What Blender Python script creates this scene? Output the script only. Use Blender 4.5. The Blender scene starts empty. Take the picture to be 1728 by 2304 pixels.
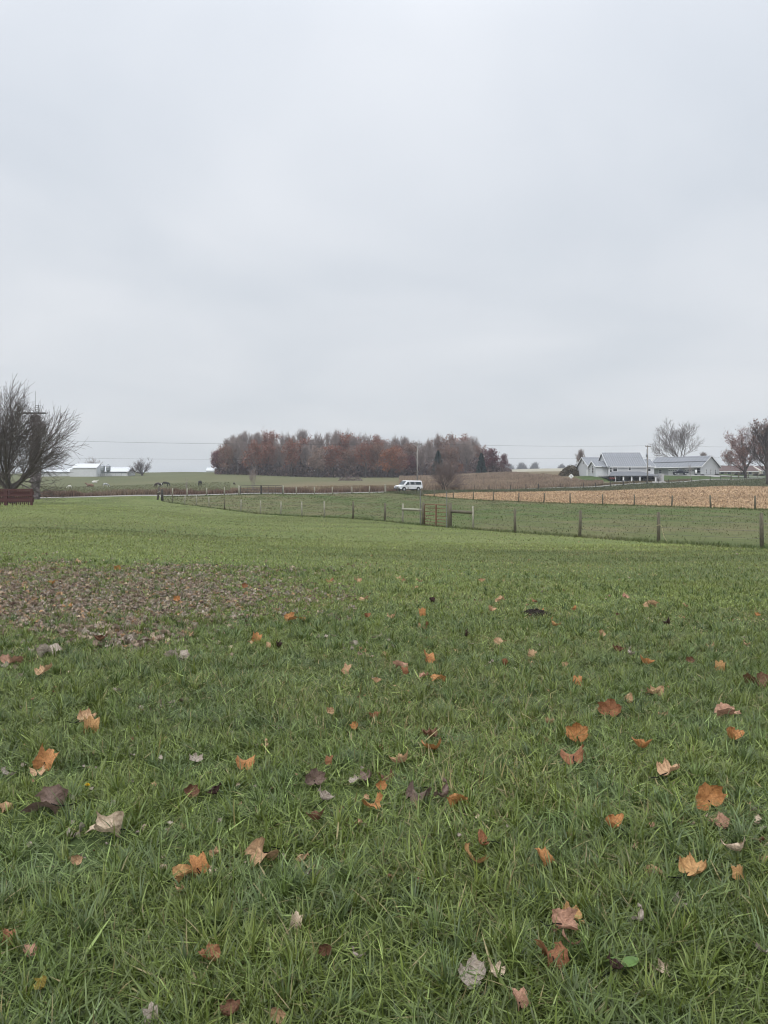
import bpy, bmesh, math, random
import numpy as np
from mathutils import Vector, Matrix

R = math.radians
rnd = random.Random(7)
nr = np.random.default_rng(11)
scene = bpy.context.scene
COL = scene.collection
EYE, PXC, HOR, FPX = 1.6, 864.0, 1098.0, 1728.0

# ------------------------------------------------------------------ terrain
def uof(px): return (px - PXC) / FPX
def zof(py, Y): return EYE - (py - HOR) / FPX * Y

ctrl = []                                    # (u, Y, z)
def cp(px, py, Y): ctrl.append((uof(px), Y, zof(py, Y)))
def cz(px, Y, z): ctrl.append((uof(px), Y, z))
for Y in (0.6, 2, 4.5):
    for px in (-400, 864, 2100): cz(px, Y, 0.0)
for Y, a, b, c in ((10, 0.0, -.10, -.18), (18, .02, -.27, -.38), (30, .08, -.48, -.58)):
    cz(0, Y, a); cz(864, Y, b); cz(1716, Y, c)
cz(-400, 18, .05); cz(2100, 18, -.4); cz(-400, 60, .4); cz(430, 40, -.30); cz(300, 62, -.1)
cp(75, 1137, 59); cp(1483, 1218, 32); cp(1305, 1203, 37); cp(953, 1182, 46.3); cp(795, 1167, 54.1)
cz(560, 72, -.75); cz(471, 82, -.52); cz(402, 94, -.32); cp(365, 1127, 102)
for px, py in ((75, 1120), (320, 1114), (590, 1109.5), (867, 1107), (960, 1104), (1214, 1099.5), (1480, 1088), (1645, 1079), (1728, 1075)):
    u = uof(px); cp(px, py, 148 / (1 - .85 * u))
cz(-200, 95, .5); cz(2000, 300, 7)
cp(1699, 1147, 72); cp(1427, 1138, 86); cp(1283, 1134, 95); cp(1166, 1129, 106); cp(1020, 1122, 120); cz(2000, 60, -.5)
cp(667, 1114, 126); cp(1065, 1108, 150); cp(1290, 1105, 165); cp(1470, 1100, 176); cp(1640, 1094, 185); cp(1728, 1095, 190)
# far side of the road
for px in (1300, 1350): cp(px, 1071, 224); cp(px, 1072, 242); cp(px, 1080, 212)
for px in (1385, 1430, 1478): cp(px, 1083.5, 214); cz(px, 222, 3.7); cz(px, 240, 5.0)
cp(1330, 1089, 205); cp(1500, 1069, 258); cp(1577, 1068.5, 250); cp(1619, 1068.5, 259); cp(1530, 1080, 232); cp(1670, 1069, 285); cp(1728, 1068, 290)
cp(700, 1073, 340); cp(500, 1066, 340); cp(860, 1074, 335); cp(1000, 1072.5, 330); cp(1140, 1064, 335)
cp(700, 1092, 210); cp(860, 1090, 220); cp(1000, 1093, 205); cp(1150, 1080, 230); cp(1240, 1070, 262)
cp(354, 1097, 215); cp(450, 1093, 226); cp(527, 1092, 230); cp(150, 1099, 215); cp(237, 1096, 232); cp(60, 1095, 230)
cp(60, 1074, 352); cp(230, 1072.5, 352); cp(330, 1069, 370); cp(420, 1062, 450); cp(100, 1063, 460); cp(250, 1062.5, 455)
cz(100, 600, 9); cz(420, 600, 9); cz(800, 600, 10); cz(-400, 400, 9)
cp(1200, 1058, 600); cp(1290, 1056, 600); cp(1400, 1060, 450); cp(1600, 1062, 450); cp(1200, 1056, 900); cp(1400, 1056, 900); cp(1700, 1056, 900)
for px in (-400, 300, 864, 1400, 2000): cz(px, 2600, 12.0)
A = np.array(ctrl)
def _q(u, L): return np.stack([np.asarray(u) * 3.0, np.asarray(L)], -1)
P = _q(A[:, 0], np.log(A[:, 1]))
def _k(r2): return np.where(r2 > 1e-12, .5 * r2 * np.log(r2 + 1e-12), 0.0)
n = len(P)
K = _k(((P[:, None] - P[None]) ** 2).sum(-1)) + np.eye(n) * 2e-3
T = np.concatenate([np.ones((n, 1)), P], 1)
M = np.block([[K, T], [T.T, np.zeros((3, 3))]])
W = np.linalg.solve(M, np.concatenate([A[:, 2], np.zeros(3)]))
GU, GL = np.linspace(-.8, .8, 161), np.linspace(math.log(.6), math.log(2600), 260)
gu, gl = np.meshgrid(GU, GL, indexing='ij')
Q = _q(gu.ravel(), gl.ravel())
GZ = (_k(((Q[:, None] - P[None]) ** 2).sum(-1)) @ W[:n] + W[n] + Q @ W[n + 1:]).reshape(gu.shape)
GZ = np.where(gl < math.log(4.5), GZ * np.clip((gl - math.log(1.5)) / math.log(3.0), 0, 1), GZ)
def HU(u, Y):
    u = np.clip(np.asarray(u, float), -.8, .8); L = np.clip(np.log(np.maximum(Y, .6)), GL[0], GL[-1])
    i = np.clip((u - GU[0]) / (GU[1] - GU[0]), 0, 159.999); j = np.clip((L - GL[0]) / (GL[1] - GL[0]), 0, 258.999)
    i0, j0 = i.astype(int), j.astype(int); a, b = i - i0, j - j0
    return GZ[i0, j0] * (1 - a) * (1 - b) + GZ[i0 + 1, j0] * a * (1 - b) + GZ[i0, j0 + 1] * (1 - a) * b + GZ[i0 + 1, j0 + 1] * a * b
def H(X, Y):
    Y = np.asarray(Y, float); return HU(np.asarray(X, float) / np.maximum(Y, .6), Y)
def pt(px, Y, up=0.0):                        # ground point under a bearing at a distance
    u = uof(px); return Vector((u * Y, Y, float(HU(u, Y)) + up))
_YS = np.exp(np.linspace(math.log(1.5), math.log(140), 900))
def hit(px, py, up=0.0):                      # where the line of sight meets the lawn
    u = uof(px); d = HU(np.full_like(_YS, u), _YS) + up - (EYE - (py - HOR) / FPX * _YS)
    i = int(np.argmax(d > 0)); return pt(px, float(_YS[i]))

def Rd(u): return 148 / (1 - .85 * np.minimum(u, .62)) + np.maximum(u - .62, 0) * 300
def RN(u): return Rd(u) - 2.3
def RF(u): return Rd(u) + 2.3
UL = -.2885
def F1(u):
    return np.where(u < UL, RN(u) - 1.2, 29.4 / np.maximum(u + .583, .2))
def PF(u):
    return np.where(u < UL, RN(u) - 1.2, np.minimum(RN(u) - 4.0, 70.8 / np.maximum(u + .5, .2)))
def F3(u):
    f = np.interp(u, [.045, .0527, .116, .2465, .35, .45, .5, .8, 1.5], [120, 131, 149, 165, 176, 186, 190, 205, 230])
    return np.where(u < .05, PF(u), np.maximum(f, PF(u)))

# ------------------------------------------------------------------ helpers
def vnoise(x, y, seed=0):
    x = np.asarray(x, float) + seed * 17.3; y = np.asarray(y, float) + seed * 9.1
    xi, yi = np.floor(x), np.floor(y); fx, fy = x - xi, y - yi
    fx = fx * fx * (3 - 2 * fx); fy = fy * fy * (3 - 2 * fy)
    def h(a, b):
        s = np.sin(a * 127.1 + b * 311.7 + seed * 74.7) * 43758.5453
        return s - np.floor(s)
    return (h(xi, yi) * (1 - fx) + h(xi + 1, yi) * fx) * (1 - fy) + (h(xi, yi + 1) * (1 - fx) + h(xi + 1, yi + 1) * fx) * fy
def fbm(x, y, seed=0): return (vnoise(x, y, seed) * .5 + vnoise(x * 2.1, y * 2.1, seed + 3) * .3 + vnoise(x * 4.3, y * 4.3, seed + 5) * .2)

def mat(name, c, rough=.7, var=.18, scale=3.0, bump=0.0, metal=0.0, spec=.3, attr=None, c2=None, trans=0.0, stretch=None, detail=5.0):
    m = bpy.data.materials.new(name); m.use_nodes = True
    nt = m.node_tree; N = nt.nodes; L = nt.links
    b = N['Principled BSDF']; b.inputs['Roughness'].default_value = rough; b.inputs['Metallic'].default_value = metal
    b.inputs['Specular IOR Level'].default_value = spec
    tc = N.new('ShaderNodeTexCoord'); nz = N.new('ShaderNodeTexNoise'); nz.inputs['Scale'].default_value = scale; nz.inputs['Detail'].default_value = detail
    if stretch:
        mp = N.new('ShaderNodeMapping'); mp.inputs['Scale'].default_value = stretch
        L.new(tc.outputs['Object'], mp.inputs['Vector']); L.new(mp.outputs['Vector'], nz.inputs['Vector'])
    else: L.new(tc.outputs['Object'], nz.inputs['Vector'])
    rp = N.new('ShaderNodeMapRange'); rp.inputs['From Min'].default_value = .3; rp.inputs['From Max'].default_value = .7
    L.new(nz.outputs['Fac'], rp.inputs['Value'])
    mx = N.new('ShaderNodeMix'); mx.data_type = 'RGBA'
    L.new(rp.outputs['Result'], mx.inputs['Factor'])
    lo = tuple(v * (1 - var) for v in c) + (1,); hi = (tuple(c2) if c2 else tuple(min(1, v * (1 + var)) for v in c)) + (1,)
    mx.inputs['A'].default_value = lo; mx.inputs['B'].default_value = hi
    out = mx.outputs['Result']
    if attr:
        at = N.new('ShaderNodeAttribute'); at.attribute_name = attr
        mm = N.new('ShaderNodeMix'); mm.data_type = 'RGBA'; mm.blend_type = 'MULTIPLY'; mm.inputs['Factor'].default_value = 1
        L.new(out, mm.inputs['A']); L.new(at.outputs['Color'], mm.inputs['B']); out = mm.outputs['Result']
    L.new(out, b.inputs['Base Color'])
    if bump:
        bp = N.new('ShaderNodeBump'); bp.inputs['Strength'].default_value = bump; bp.inputs['Distance'].default_value = .05
        L.new(nz.outputs['Fac'], bp.inputs['Height']); L.new(bp.outputs['Normal'], b.inputs['Normal'])
    if trans:
        tr = N.new('ShaderNodeBsdfTranslucent'); L.new(out, tr.inputs['Color'])
        ms = N.new('ShaderNodeMixShader'); ms.inputs[0].default_value = trans
        L.new(b.outputs[0], ms.inputs[1]); L.new(tr.outputs[0], ms.inputs[2]); L.new(ms.outputs[0], N['Material Output'].inputs[0])
    return m

def tag(o, label=None, cat=None, group=None, kind=None):
    if label: o['label'] = label
    if cat: o['category'] = cat
    if group: o['group'] = group
    if kind: o['kind'] = kind
    return o
def empty(name, loc, rz=0.0):
    o = bpy.data.objects.new(name, None); COL.objects.link(o); o.location = loc; o.rotation_euler.z = rz; o.empty_display_size = .3
    return o
def link(name, me, parent=None):
    o = bpy.data.objects.new(name, me); COL.objects.link(o)
    if parent is not None: o.parent = parent
    return o
def copy_tree(o, parent=None):
    c = o.copy(); COL.objects.link(c); c.parent = parent
    for ch in list(o.children): copy_tree(ch, c)
    return c
def npmesh(name, V, F, mats, tint=None, parent=None, midx=None, smooth=False):
    me = bpy.data.meshes.new(name); V = np.asarray(V, np.float32); F = np.asarray(F, np.int32); k = F.shape[1]
    me.vertices.add(len(V)); me.vertices.foreach_set('co', V.ravel())
    me.loops.add(F.size); me.loops.foreach_set('vertex_index', F.ravel())
    me.polygons.add(len(F)); me.polygons.foreach_set('loop_start', np.arange(0, F.size, k, dtype=np.int32))
    if midx is not None: me.polygons.foreach_set('material_index', np.asarray(midx, np.int32))
    if smooth: me.polygons.foreach_set('use_smooth', np.ones(len(F), bool))
    me.update(calc_edges=True)
    if tint is not None:
        a = me.attributes.new('tint', 'FLOAT_COLOR', 'POINT')
        a.data.foreach_set('color', np.concatenate([tint, np.ones((len(V), 1))], 1).astype(np.float32).ravel())
    for m in (mats if isinstance(mats, (list, tuple)) else [mats]): me.materials.append(m)
    return link(name, me, parent)

class MB:
    def __init__(s): s.v = []; s.f = []; s.mi = []
    def add(s, V, F, mi=0):
        o = len(s.v); s.v += [tuple(p) for p in V]; s.f += [tuple(i + o for i in f) for f in F]; s.mi += [mi] * len(F); return s
    def box(s, a, b, mi=0, rz=0.0, c=None):
        x0, y0, z0 = a; x1, y1, z1 = b
        V = [Vector((x, y, z)) for z in (z0, z1) for x, y in ((x0, y0), (x1, y0), (x1, y1), (x0, y1))]
        if rz:
            cc = Vector(c) if c else Vector(((x0 + x1) / 2, (y0 + y1) / 2, 0)); m = Matrix.Rotation(rz, 3, 'Z'); V = [m @ (v - cc) + cc for v in V]
        return s.add(V, [(0, 3, 2, 1), (4, 5, 6, 7), (0, 1, 5, 4), (1, 2, 6, 5), (2, 3, 7, 6), (3, 0, 4, 7)], mi)
    def hexa(s, V, mi=0):
        return s.add(V, [(0, 3, 2, 1), (4, 5, 6, 7), (0, 1, 5, 4), (1, 2, 6, 5), (2, 3, 7, 6), (3, 0, 4, 7)], mi)
    def tube(s, pts, rad, n=6, mi=0, cap=True):
        pts = [Vector(p) for p in pts]; V = []; F = []; ref = None; k = len(pts)
        for i, p in enumerate(pts):
            d = (pts[min(i + 1, k - 1)] - pts[max(i - 1, 0)])
            if d.length < 1e-9: d = Vector((0, 0, 1))
            d.normalize()
            if ref is None: ref = d.orthogonal().normalized()
            a = ref - d * ref.dot(d)
            a = a.normalized() if a.length > 1e-6 else d.orthogonal().normalized(); ref = a; b = d.cross(a)
            r = rad[i] if hasattr(rad, '__len__') else rad
            for j in range(n):
                t = 2 * math.pi * j / n; V.append(p + a * (r * math.cos(t)) + b * (r * math.sin(t)))
        for i in range(k - 1):
            for j in range(n):
                j2 = (j + 1) % n; F.append((i * n + j, i * n + j2, (i + 1) * n + j2, (i + 1) * n + j))
        if cap: F.append(tuple(range(n - 1, -1, -1))); F.append(tuple(range((k - 1) * n, k * n)))
        return s.add(V, F, mi)
    def prism(s, poly, y0, y1, mi=0):          # outline in x,z pushed through y
        k = len(poly); V = [(x, y0, z) for x, z in poly] + [(x, y1, z) for x, z in poly]
        F = [tuple(range(k)), tuple(range(2 * k - 1, k - 1, -1))] + [(i, i + k, (i + 1) % k + k, (i + 1) % k) for i in range(k)]
        return s.add(V, F, mi)
    def build(s, name, mats, parent=None, smooth=False, bevel=0.0):
        me = bpy.data.meshes.new(name); me.from_pydata(s.v, [], s.f)
        for m in (mats if isinstance(mats, (list, tuple)) else [mats]): me.materials.append(m)
        me.polygons.foreach_set('material_index', s.mi)
        if smooth: me.polygons.foreach_set('use_smooth', [True] * len(s.f))
        me.update(); o = link(name, me, parent)
        if bevel:
            b = o.modifiers.new('Bevel', 'BEVEL'); b.width = bevel; b.segments = 2; b.limit_method = 'ANGLE'
        return o

# ------------------------------------------------------------------ materials
M_lawn = mat('lawn soil and turf', (1, 1, 1), .9, .28, 9.0, .5, attr='tint', spec=.1)
M_rough = mat('pasture turf', (1, 1, 1), .95, .30, 1.3, .6, attr='tint', spec=.1, detail=8)
M_blade = mat('grass blades', (1, 1, 1), .42, .06, 2.0, attr='tint', spec=.43, trans=.25)
M_weed = mat('dry weeds', (1, 1, 1), .85, .08, 2.0, attr='tint', spec=.15, trans=.15)
M_soil = mat('tilled soil', (.31, .205, .135), .95, .35, 2.2, .8, c2=(.44, .30, .19), detail=9)
M_road = mat('worn asphalt', (.235, .222, .203), .9, .15, 1.2, .2)
M_drive = mat('gravel drive', (.34, .33, .31), .95, .2, 2.0, .3)
M_conc = mat('concrete', (.45, .44, .42), .85, .12, 1.5, .1)
M_wood = mat('weathered post wood', (.125, .112, .080), .9, .35, 6.0, .4, stretch=(6, 6, 1))
M_palewood = mat('pale weathered post', (.30, .285, .225), .9, .3, 6.0, .4, stretch=(6, 6, 1))
M_darkwood = mat('dark post', (.055, .05, .045), .9, .3, 6.0, .4, stretch=(6, 6, 1))
M_redwood = mat('red brown stained boards', (.085, .038, .036), .8, .3, 5.0, .3, stretch=(1, 8, 8))
M_wire = mat('fence wire', (.16, .16, .15), .5, .1, 3, metal=.3)
M_rust = mat('rusty pipe', (.17, .095, .06), .8, .35, 14, .2)
M_galv = mat('galvanised pipe', (.20, .20, .19), .6, .15, 8, metal=.3)
M_dkgalv = mat('dull gate pipe', (.09, .085, .08), .7, .2, 8)
M_bark = mat('grey brown bark', (.092, .078, .070), .95, .3, 5, .5, stretch=(3, 3, 1))
M_twig = mat('dark twigs', (.060, .047, .043), .95, .2, 2)
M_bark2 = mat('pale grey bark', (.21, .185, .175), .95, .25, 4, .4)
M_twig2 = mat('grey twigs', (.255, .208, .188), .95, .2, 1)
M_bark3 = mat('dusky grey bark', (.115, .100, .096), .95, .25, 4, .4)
M_rust_leaf = mat('russet oak leaves', (.25, .108, .070), .8, .35, .8, trans=.25)
M_red_leaf = mat('dark red leaves', (.125, .036, .044), .8, .35, .8, trans=.25)
M_brown_leaf = mat('brown leaves', (.215, .120, .082), .8, .35, .8, trans=.25)
M_orange_leaf = mat('orange leaves', (.34, .135, .062), .8, .3, .8, trans=.25)
M_tan_leaf = mat('tan leaves', (.30, .21, .165), .8, .3, .8, trans=.2)
M_ever = mat('evergreen needles', (.022, .042, .036), .8, .35, 1.5)
M_siding = mat('pale grey siding', (.54, .55, .555), .7, .05, 2.5, stretch=(.4, .4, 6))
M_siding2 = mat('grey green siding', (.42, .43, .425), .75, .05, 2.5, stretch=(.4, .4, 6))
M_white = mat('white trim paint', (.78, .78, .77), .6, .04, 3)
M_wsteel = mat('white steel panels', (.55, .56, .565), .55, .06, 1.0)
M_wroof = mat('white metal roof', (.54, .555, .57), .4, .04, 1.0)
M_roof = mat('grey ribbed metal roof', (.185, .192, .205), .65, .06, 1.0, metal=.1, spec=.35)
M_rib = mat('roof ribs', (.33, .34, .36), .4, .05, 1.0, metal=.25)
M_proof = mat('porch roof metal', (.125, .13, .14), .6, .06, 1.0)
M_glass = mat('dark window glass', (.02, .023, .027), .08, .1, 2, spec=.6)
M_shadegl = mat('tinted glass', (.035, .045, .05), .06, .1, 2, spec=.6)
M_broof = mat('brown shingle roof', (.115, .082, .075), .9, .2, 5, .3)
M_cream = mat('cream wall', (.55, .50, .43), .85, .08, 2)
M_vanp = mat('white van paint', (.80, .80, .81), .22, .03, 2, spec=.5)
M_dark = mat('black plastic', (.018, .018, .019), .5, .1, 5)
M_tyre = mat('tyre rubber', (.02, .02, .02), .85, .15, 10)
M_rim = mat('grey wheel steel', (.45, .45, .45), .4, .1, 6, metal=.4)
M_navy = mat('dark navy paint', (.012, .015, .026), .2, .05, 2, spec=.5)
M_lamp = mat('clear lamp plastic', (.65, .66, .66), .15, .05, 4, spec=.6)
M_redp = mat('faded red paint', (.13, .045, .04), .6, .15, 5)
M_bin = mat('galvanised bin steel', (.26, .28, .30), .5, .12, 2, metal=.4)
M_pole = mat('utility pole wood', (.25, .235, .215), .9, .2, 4, .3, stretch=(6, 6, .6))
M_sign = mat('sign face', (.80, .80, .76), .5, .04, 6)
M_ink = mat('sign ink', (.03, .03, .03), .6, .05, 6)
M_twine = mat('yellow twine', (.50, .45, .27), .8, .1, 30)
M_mole = mat('dark crumbly soil', (.035, .027, .021), 1, .4, 60, .8)
M_horse = mat('dark horse coat', (.017, .013, .012), .6, .2, 3)
M_bay = mat('brown horse coat', (.045, .027, .02), .6, .25, 3)
M_sheep = mat('off white fleece', (.55, .53, .47), .95, .12, 8)
M_cowb = mat('brown cow coat', (.15, .09, .055), .8, .2, 3)
M_pied = mat('black and white coat', (.02, .02, .02), .7, 0, 2.2, c2=(.7, .7, .68))
M_stone = mat('pale retaining stone', (.42, .41, .40), .9, .25, 3, .4)
M_shrub = mat('shrub foliage', (.05, .045, .04), .9, .3, 4)

# ------------------------------------------------------------------ ground zones
us = np.unique(np.concatenate([np.linspace(-1.5, -.62, 24), np.linspace(-.62, .62, 220), np.linspace(.62, 1.5, 24), [UL, UL + .0005, .05, .0505]]))
def tint_lawn(X, Y):
    X = np.asarray(X, float); Y = np.asarray(Y, float)
    n = fbm(X * .35, Y * .35, 1)[..., None]; s = fbm(X * .05 + Y * .03, Y * .35, 2)[..., None]
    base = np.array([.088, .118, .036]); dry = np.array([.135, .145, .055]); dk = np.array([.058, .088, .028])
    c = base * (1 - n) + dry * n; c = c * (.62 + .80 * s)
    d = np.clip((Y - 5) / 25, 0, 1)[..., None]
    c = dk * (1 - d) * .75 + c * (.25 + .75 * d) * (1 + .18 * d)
    return c
def tint_paddock(X, Y):
    n = fbm(X * .5, Y * .22, 7)[..., None]; m = fbm(X * .12, Y * .10, 8)[..., None]
    a = np.array([.082, .118, .034]); b = np.array([.145, .135, .066])
    k = np.clip((n * .6 + m * .7 - .4) * 1.9, 0, 1)
    return a * (1 - k) + b * k
def tint_past(X, Y):
    u = X / np.maximum(Y, 1); n = fbm(X * .06, Y * .04, 4)[..., None]; n2 = fbm(X * .25, Y * .1, 5)[..., None]
    g = np.array([.092, .108, .046]) * (1 - n) + np.array([.155, .148, .078]) * n
    tan = np.array([.205, .158, .100]) * (1 - n2) + np.array([.145, .122, .066]) * n2
    far = np.array([.36, .33, .25]) * np.ones_like(g)
    house = np.array([.070, .098, .034]) * np.ones_like(g)
    rd = Rd(u)
    wt = np.clip((u + .20) / .09, 0, 1) * np.clip((Y - rd) / 4, 0, 1)
    front = np.clip((1 - (Y - rd) / 26), 0, 1) * .8
    w = np.maximum(wt * np.clip(1.15 - .9 * (u < .03) * np.clip((Y - rd - 60) / 60, 0, 1), 0, 1), front)[..., None]
    c = g * (1 - w) + tan * w
    hh = (np.clip((u - .238) / .02, 0, 1) * (np.clip((Y - (206 + 40 * np.clip(u - .36, 0, 1))) / 4, 0, 1)) * (Y < 380))[..., None]
    hr = (np.clip((u - .34) / .02, 0, 1) * (Y < 380))[..., None]
    hh = np.maximum(hh, hr); c = c * (1 - hh) + house * hh
    ff = (np.clip((Y - 400) / 60, 0, 1) * np.clip((u - .1) / .05, 0, 1))[..., None]
    return c * (1 - ff) + far * ff
def zone(name, lo, hi, rows, mats, tintf=None, geo=False, umin=None, umax=None, lift=0.0, crown=0.0):
    uu = us if umin is None else us[(us >= umin - 1e-9) & (us <= umax + 1e-9)]
    a, b = lo(uu), hi(uu); t = np.linspace(0, 1, rows + 1)[:, None]
    Y = (a * (b / a) ** t) if geo else a + (b - a) * t
    U = np.broadcast_to(uu, Y.shape); X = U * Y; Z = HU(U, Y) + lift + crown * 4 * t * (1 - t)
    nn = len(uu); V = np.stack([X, Y, Z], -1).reshape(-1, 3)
    i = np.arange(rows)[:, None] * nn + np.arange(nn - 1)[None]; i = i.ravel()
    F = np.stack([i, i + 1, i + 1 + nn, i + nn], -1)
    wid = np.maximum((b - a)[:-1], (b - a)[1:]); keep = np.broadcast_to(wid > .3, (rows, nn - 1)).ravel()
    F = F[keep]; used = np.unique(F); rm = np.zeros(len(V), int); rm[used] = np.arange(len(used)); V2 = V[used]
    tint = tintf(V2[:, 0], V2[:, 1]) if tintf else None
    return tag(npmesh(name, V2, rm[F], mats, tint, smooth=True), kind='structure')
zone('lawn', lambda u: u * 0 + .4, F1, 90, M_lawn, tint_lawn, geo=True)
zone('paddock', F1, PF, 44, M_rough, tint_paddock, umin=UL + .0004, umax=1.5)
zone('field', PF, F3, 30, M_soil, umin=.05, umax=1.5)
def tint_verge(X, Y):
    n = fbm(X * .3, Y * .3, 9)[..., None]; return np.array([.066, .085, .034]) * (1 - n) + np.array([.13, .125, .068]) * n
zone('verge', F3, RN, 8, M_rough, tint_verge)
zone('road', RN, RF, 4, M_road, crown=.04)
zone('pasture', RF, lambda u: u * 0 + 2600, 120, M_rough, tint_past, geo=True)
g = MB().box((-60, -40, -.6), (60, 4, -.03)); o = g.build('ground', M_lawn); tag(o, kind='structure')
a_ = o.data.attributes.new('tint', 'FLOAT_COLOR', 'POINT'); a_.data.foreach_set('color', np.tile([.06, .085, .03, 1], 8).astype(np.float32))

# ------------------------------------------------------------------ fallen leaves (placed before the grass so that it is pressed down under them)
LEAFC = {
 'orange': (.43, .205, .080), 'rust': (.285, .130, .066), 'golden': (.44, .255, .110), 'tan': (.47, .30, .175), 'pink tan': (.41, .235, .160),
 'brown': (.155, .078, .046), 'dark brown': (.058, .030, .026), 'mauve': (.185, .128, .104), 'grey': (.385, .325, .270), 'pale': (.52, .41, .30), 'yellow': (.36, .27, .07), 'dun': (.31, .235, .175)}
def leafmat(k, c):
    m = mat(k + ' dead leaf', c, .68, .26, 16, .35, attr='tint', spec=.25, trans=.18); return m
LM = {k: leafmat(k, c) for k, c in LEAFC.items()}
# outline of a five-lobed maple leaf, polar: (angle from tip, radius)
HALF = [(0, 1.0), (6, .84), (11, .88), (16, .76), (22, .70), (27, .66), (33, .75), (39, .82), (44, .84), (48, .96), (54, .82), (60, .80), (66, .70), (75, .63), (83, .66), (91, .66), (99, .76), (107, .66), (120, .58), (140, .50), (160, .38), (175, .16)]
def leaf_mesh(seed, fold, curl, cup, name='leaf'):
    r = random.Random(seed); half = HALF
    ang = [(a, q) for a, q in half] + [(-a, q) for a, q in reversed(half[1:])]
    # finer outline
    k = len(ang); rings = (.0, .34, .62, .84, 1.0); V = []; F = []; tint = []
    ph = [r.uniform(0, 6.28) for _ in range(6)]; w1, w2 = r.uniform(.5, 1), r.uniform(.5, 1)
    asym = r.uniform(-.12, .12)
    veins = (0, 48, -48, 99, -99)
    def deform(x, y):
        rr = math.hypot(x, y); a = math.atan2(x, y)
        z = cup * rr * rr + .06 * math.sin(9 * a + ph[5]) * rr * rr + .10 * math.sin(4 * x + 5 * y + ph[2]) * rr + .07 * math.sin(3 * a + ph[0] + rr * 3) * rr * w1 + .09 * math.sin(2 * a + ph[1]) * rr * rr + .05 * math.sin(7 * x + ph[2]) * w2 + .04 * math.sin(8 * y + ph[3])
        z += .08 * rr * rr * math.sin(5 * a + ph[4])
        # fold across the midrib
        f = fold * abs(x); s = 1.0
        x2 = math.sin(min(1.5, abs(x) * fold)) / max(fold, .01) * (1 if x > 0 else -1) if fold > .05 else x
        z += (1 - math.cos(min(1.5, abs(x) * fold))) / max(fold, .01) if fold > .05 else 0
        # curl along the length
        if abs(curl) > .05:
            t = y * curl; y2 = math.sin(t) / curl; z2 = (1 - math.cos(t)) / curl; y, z = y2 - z * math.sin(t) * .7, z2 + z * math.cos(t)
        return Vector((x2 * (1 + asym), y, z))
    V.append(deform(0, 0)); tint.append(.8)
    for q in rings[1:]:
        for a, rad in ang:
            t = R(a); rr = rad * q if q < 1 else rad * (1 + r.uniform(-.05, .05))
            if q < .9: rr = min(rr, .34 + .66 * rad) * 1.0
            V.append(deform(rr * math.sin(t), rr * math.cos(t) - .15 * q))
            v = any(abs(a - b) < 1 for b in veins)
            tint.append((.72 if v else 1.0 + r.uniform(-.12, .12)) * (.86 if q == 1.0 and r.random() < .35 else 1))
    for j in range(k): F.append((0, 1 + j, 1 + (j + 1) % k))
    for i in range(len(rings) - 2):
        for j in range(k):
            j2 = (j + 1) % k; a = 1 + i * k
            F.append((a + j, a + k + j, a + k + j2, a + j2))
    me = bpy.data.meshes.new(name); me.from_pydata([v * .5 for v in V], [], F)
    at = me.attributes.new('tint', 'FLOAT_COLOR', 'POINT')
    for i, c in enumerate(tint): at.data[i].color = (c, c * (1 if c > .9 else .97), c * (1 if c > .9 else .93), 1)
    me.polygons.foreach_set('use_smooth', [True] * len(F)); me.materials.append(LM['orange']); me.update()
    return me
SH = {'flat': [leaf_mesh(i, .75 + .3 * (i % 3), .9 * (-1) ** i, .3) for i in range(5)],
      'curled': [leaf_mesh(20 + i, 1.1 + .35 * (i % 3), 2.0 * (-1) ** i, .45) for i in range(5)],
      'folded': [leaf_mesh(40 + i, 2.0 + .25 * (i % 2), .7 * (-1) ** i, .1) for i in range(4)],
      'upright': [leaf_mesh(60 + i, 1.2 + .3 * (i % 2), 1.3 * (-1) ** i, .35) for i in range(4)],
      'crumpled': [leaf_mesh(80 + i, 1.7, 2.9 * (-1) ** i, .6) for i in range(5)]}
def stem_mesh(seed):
    r = random.Random(seed); p = [Vector((0, -.05, .02)), Vector((r.uniform(-.05, .05), -.22, .03)), Vector((r.uniform(-.1, .1), -.42, r.uniform(0, .12))), Vector((r.uniform(-.2, .2), -.6, r.uniform(0, .2)))]
    b = MB().tube(p, [.016, .013, .012, .015], 4); me = bpy.data.meshes.new('stem'); me.from_pydata(b.v, [], b.f); me.materials.append(LM['brown']); return me
STEMS = [stem_mesh(i) for i in range(5)]
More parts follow.
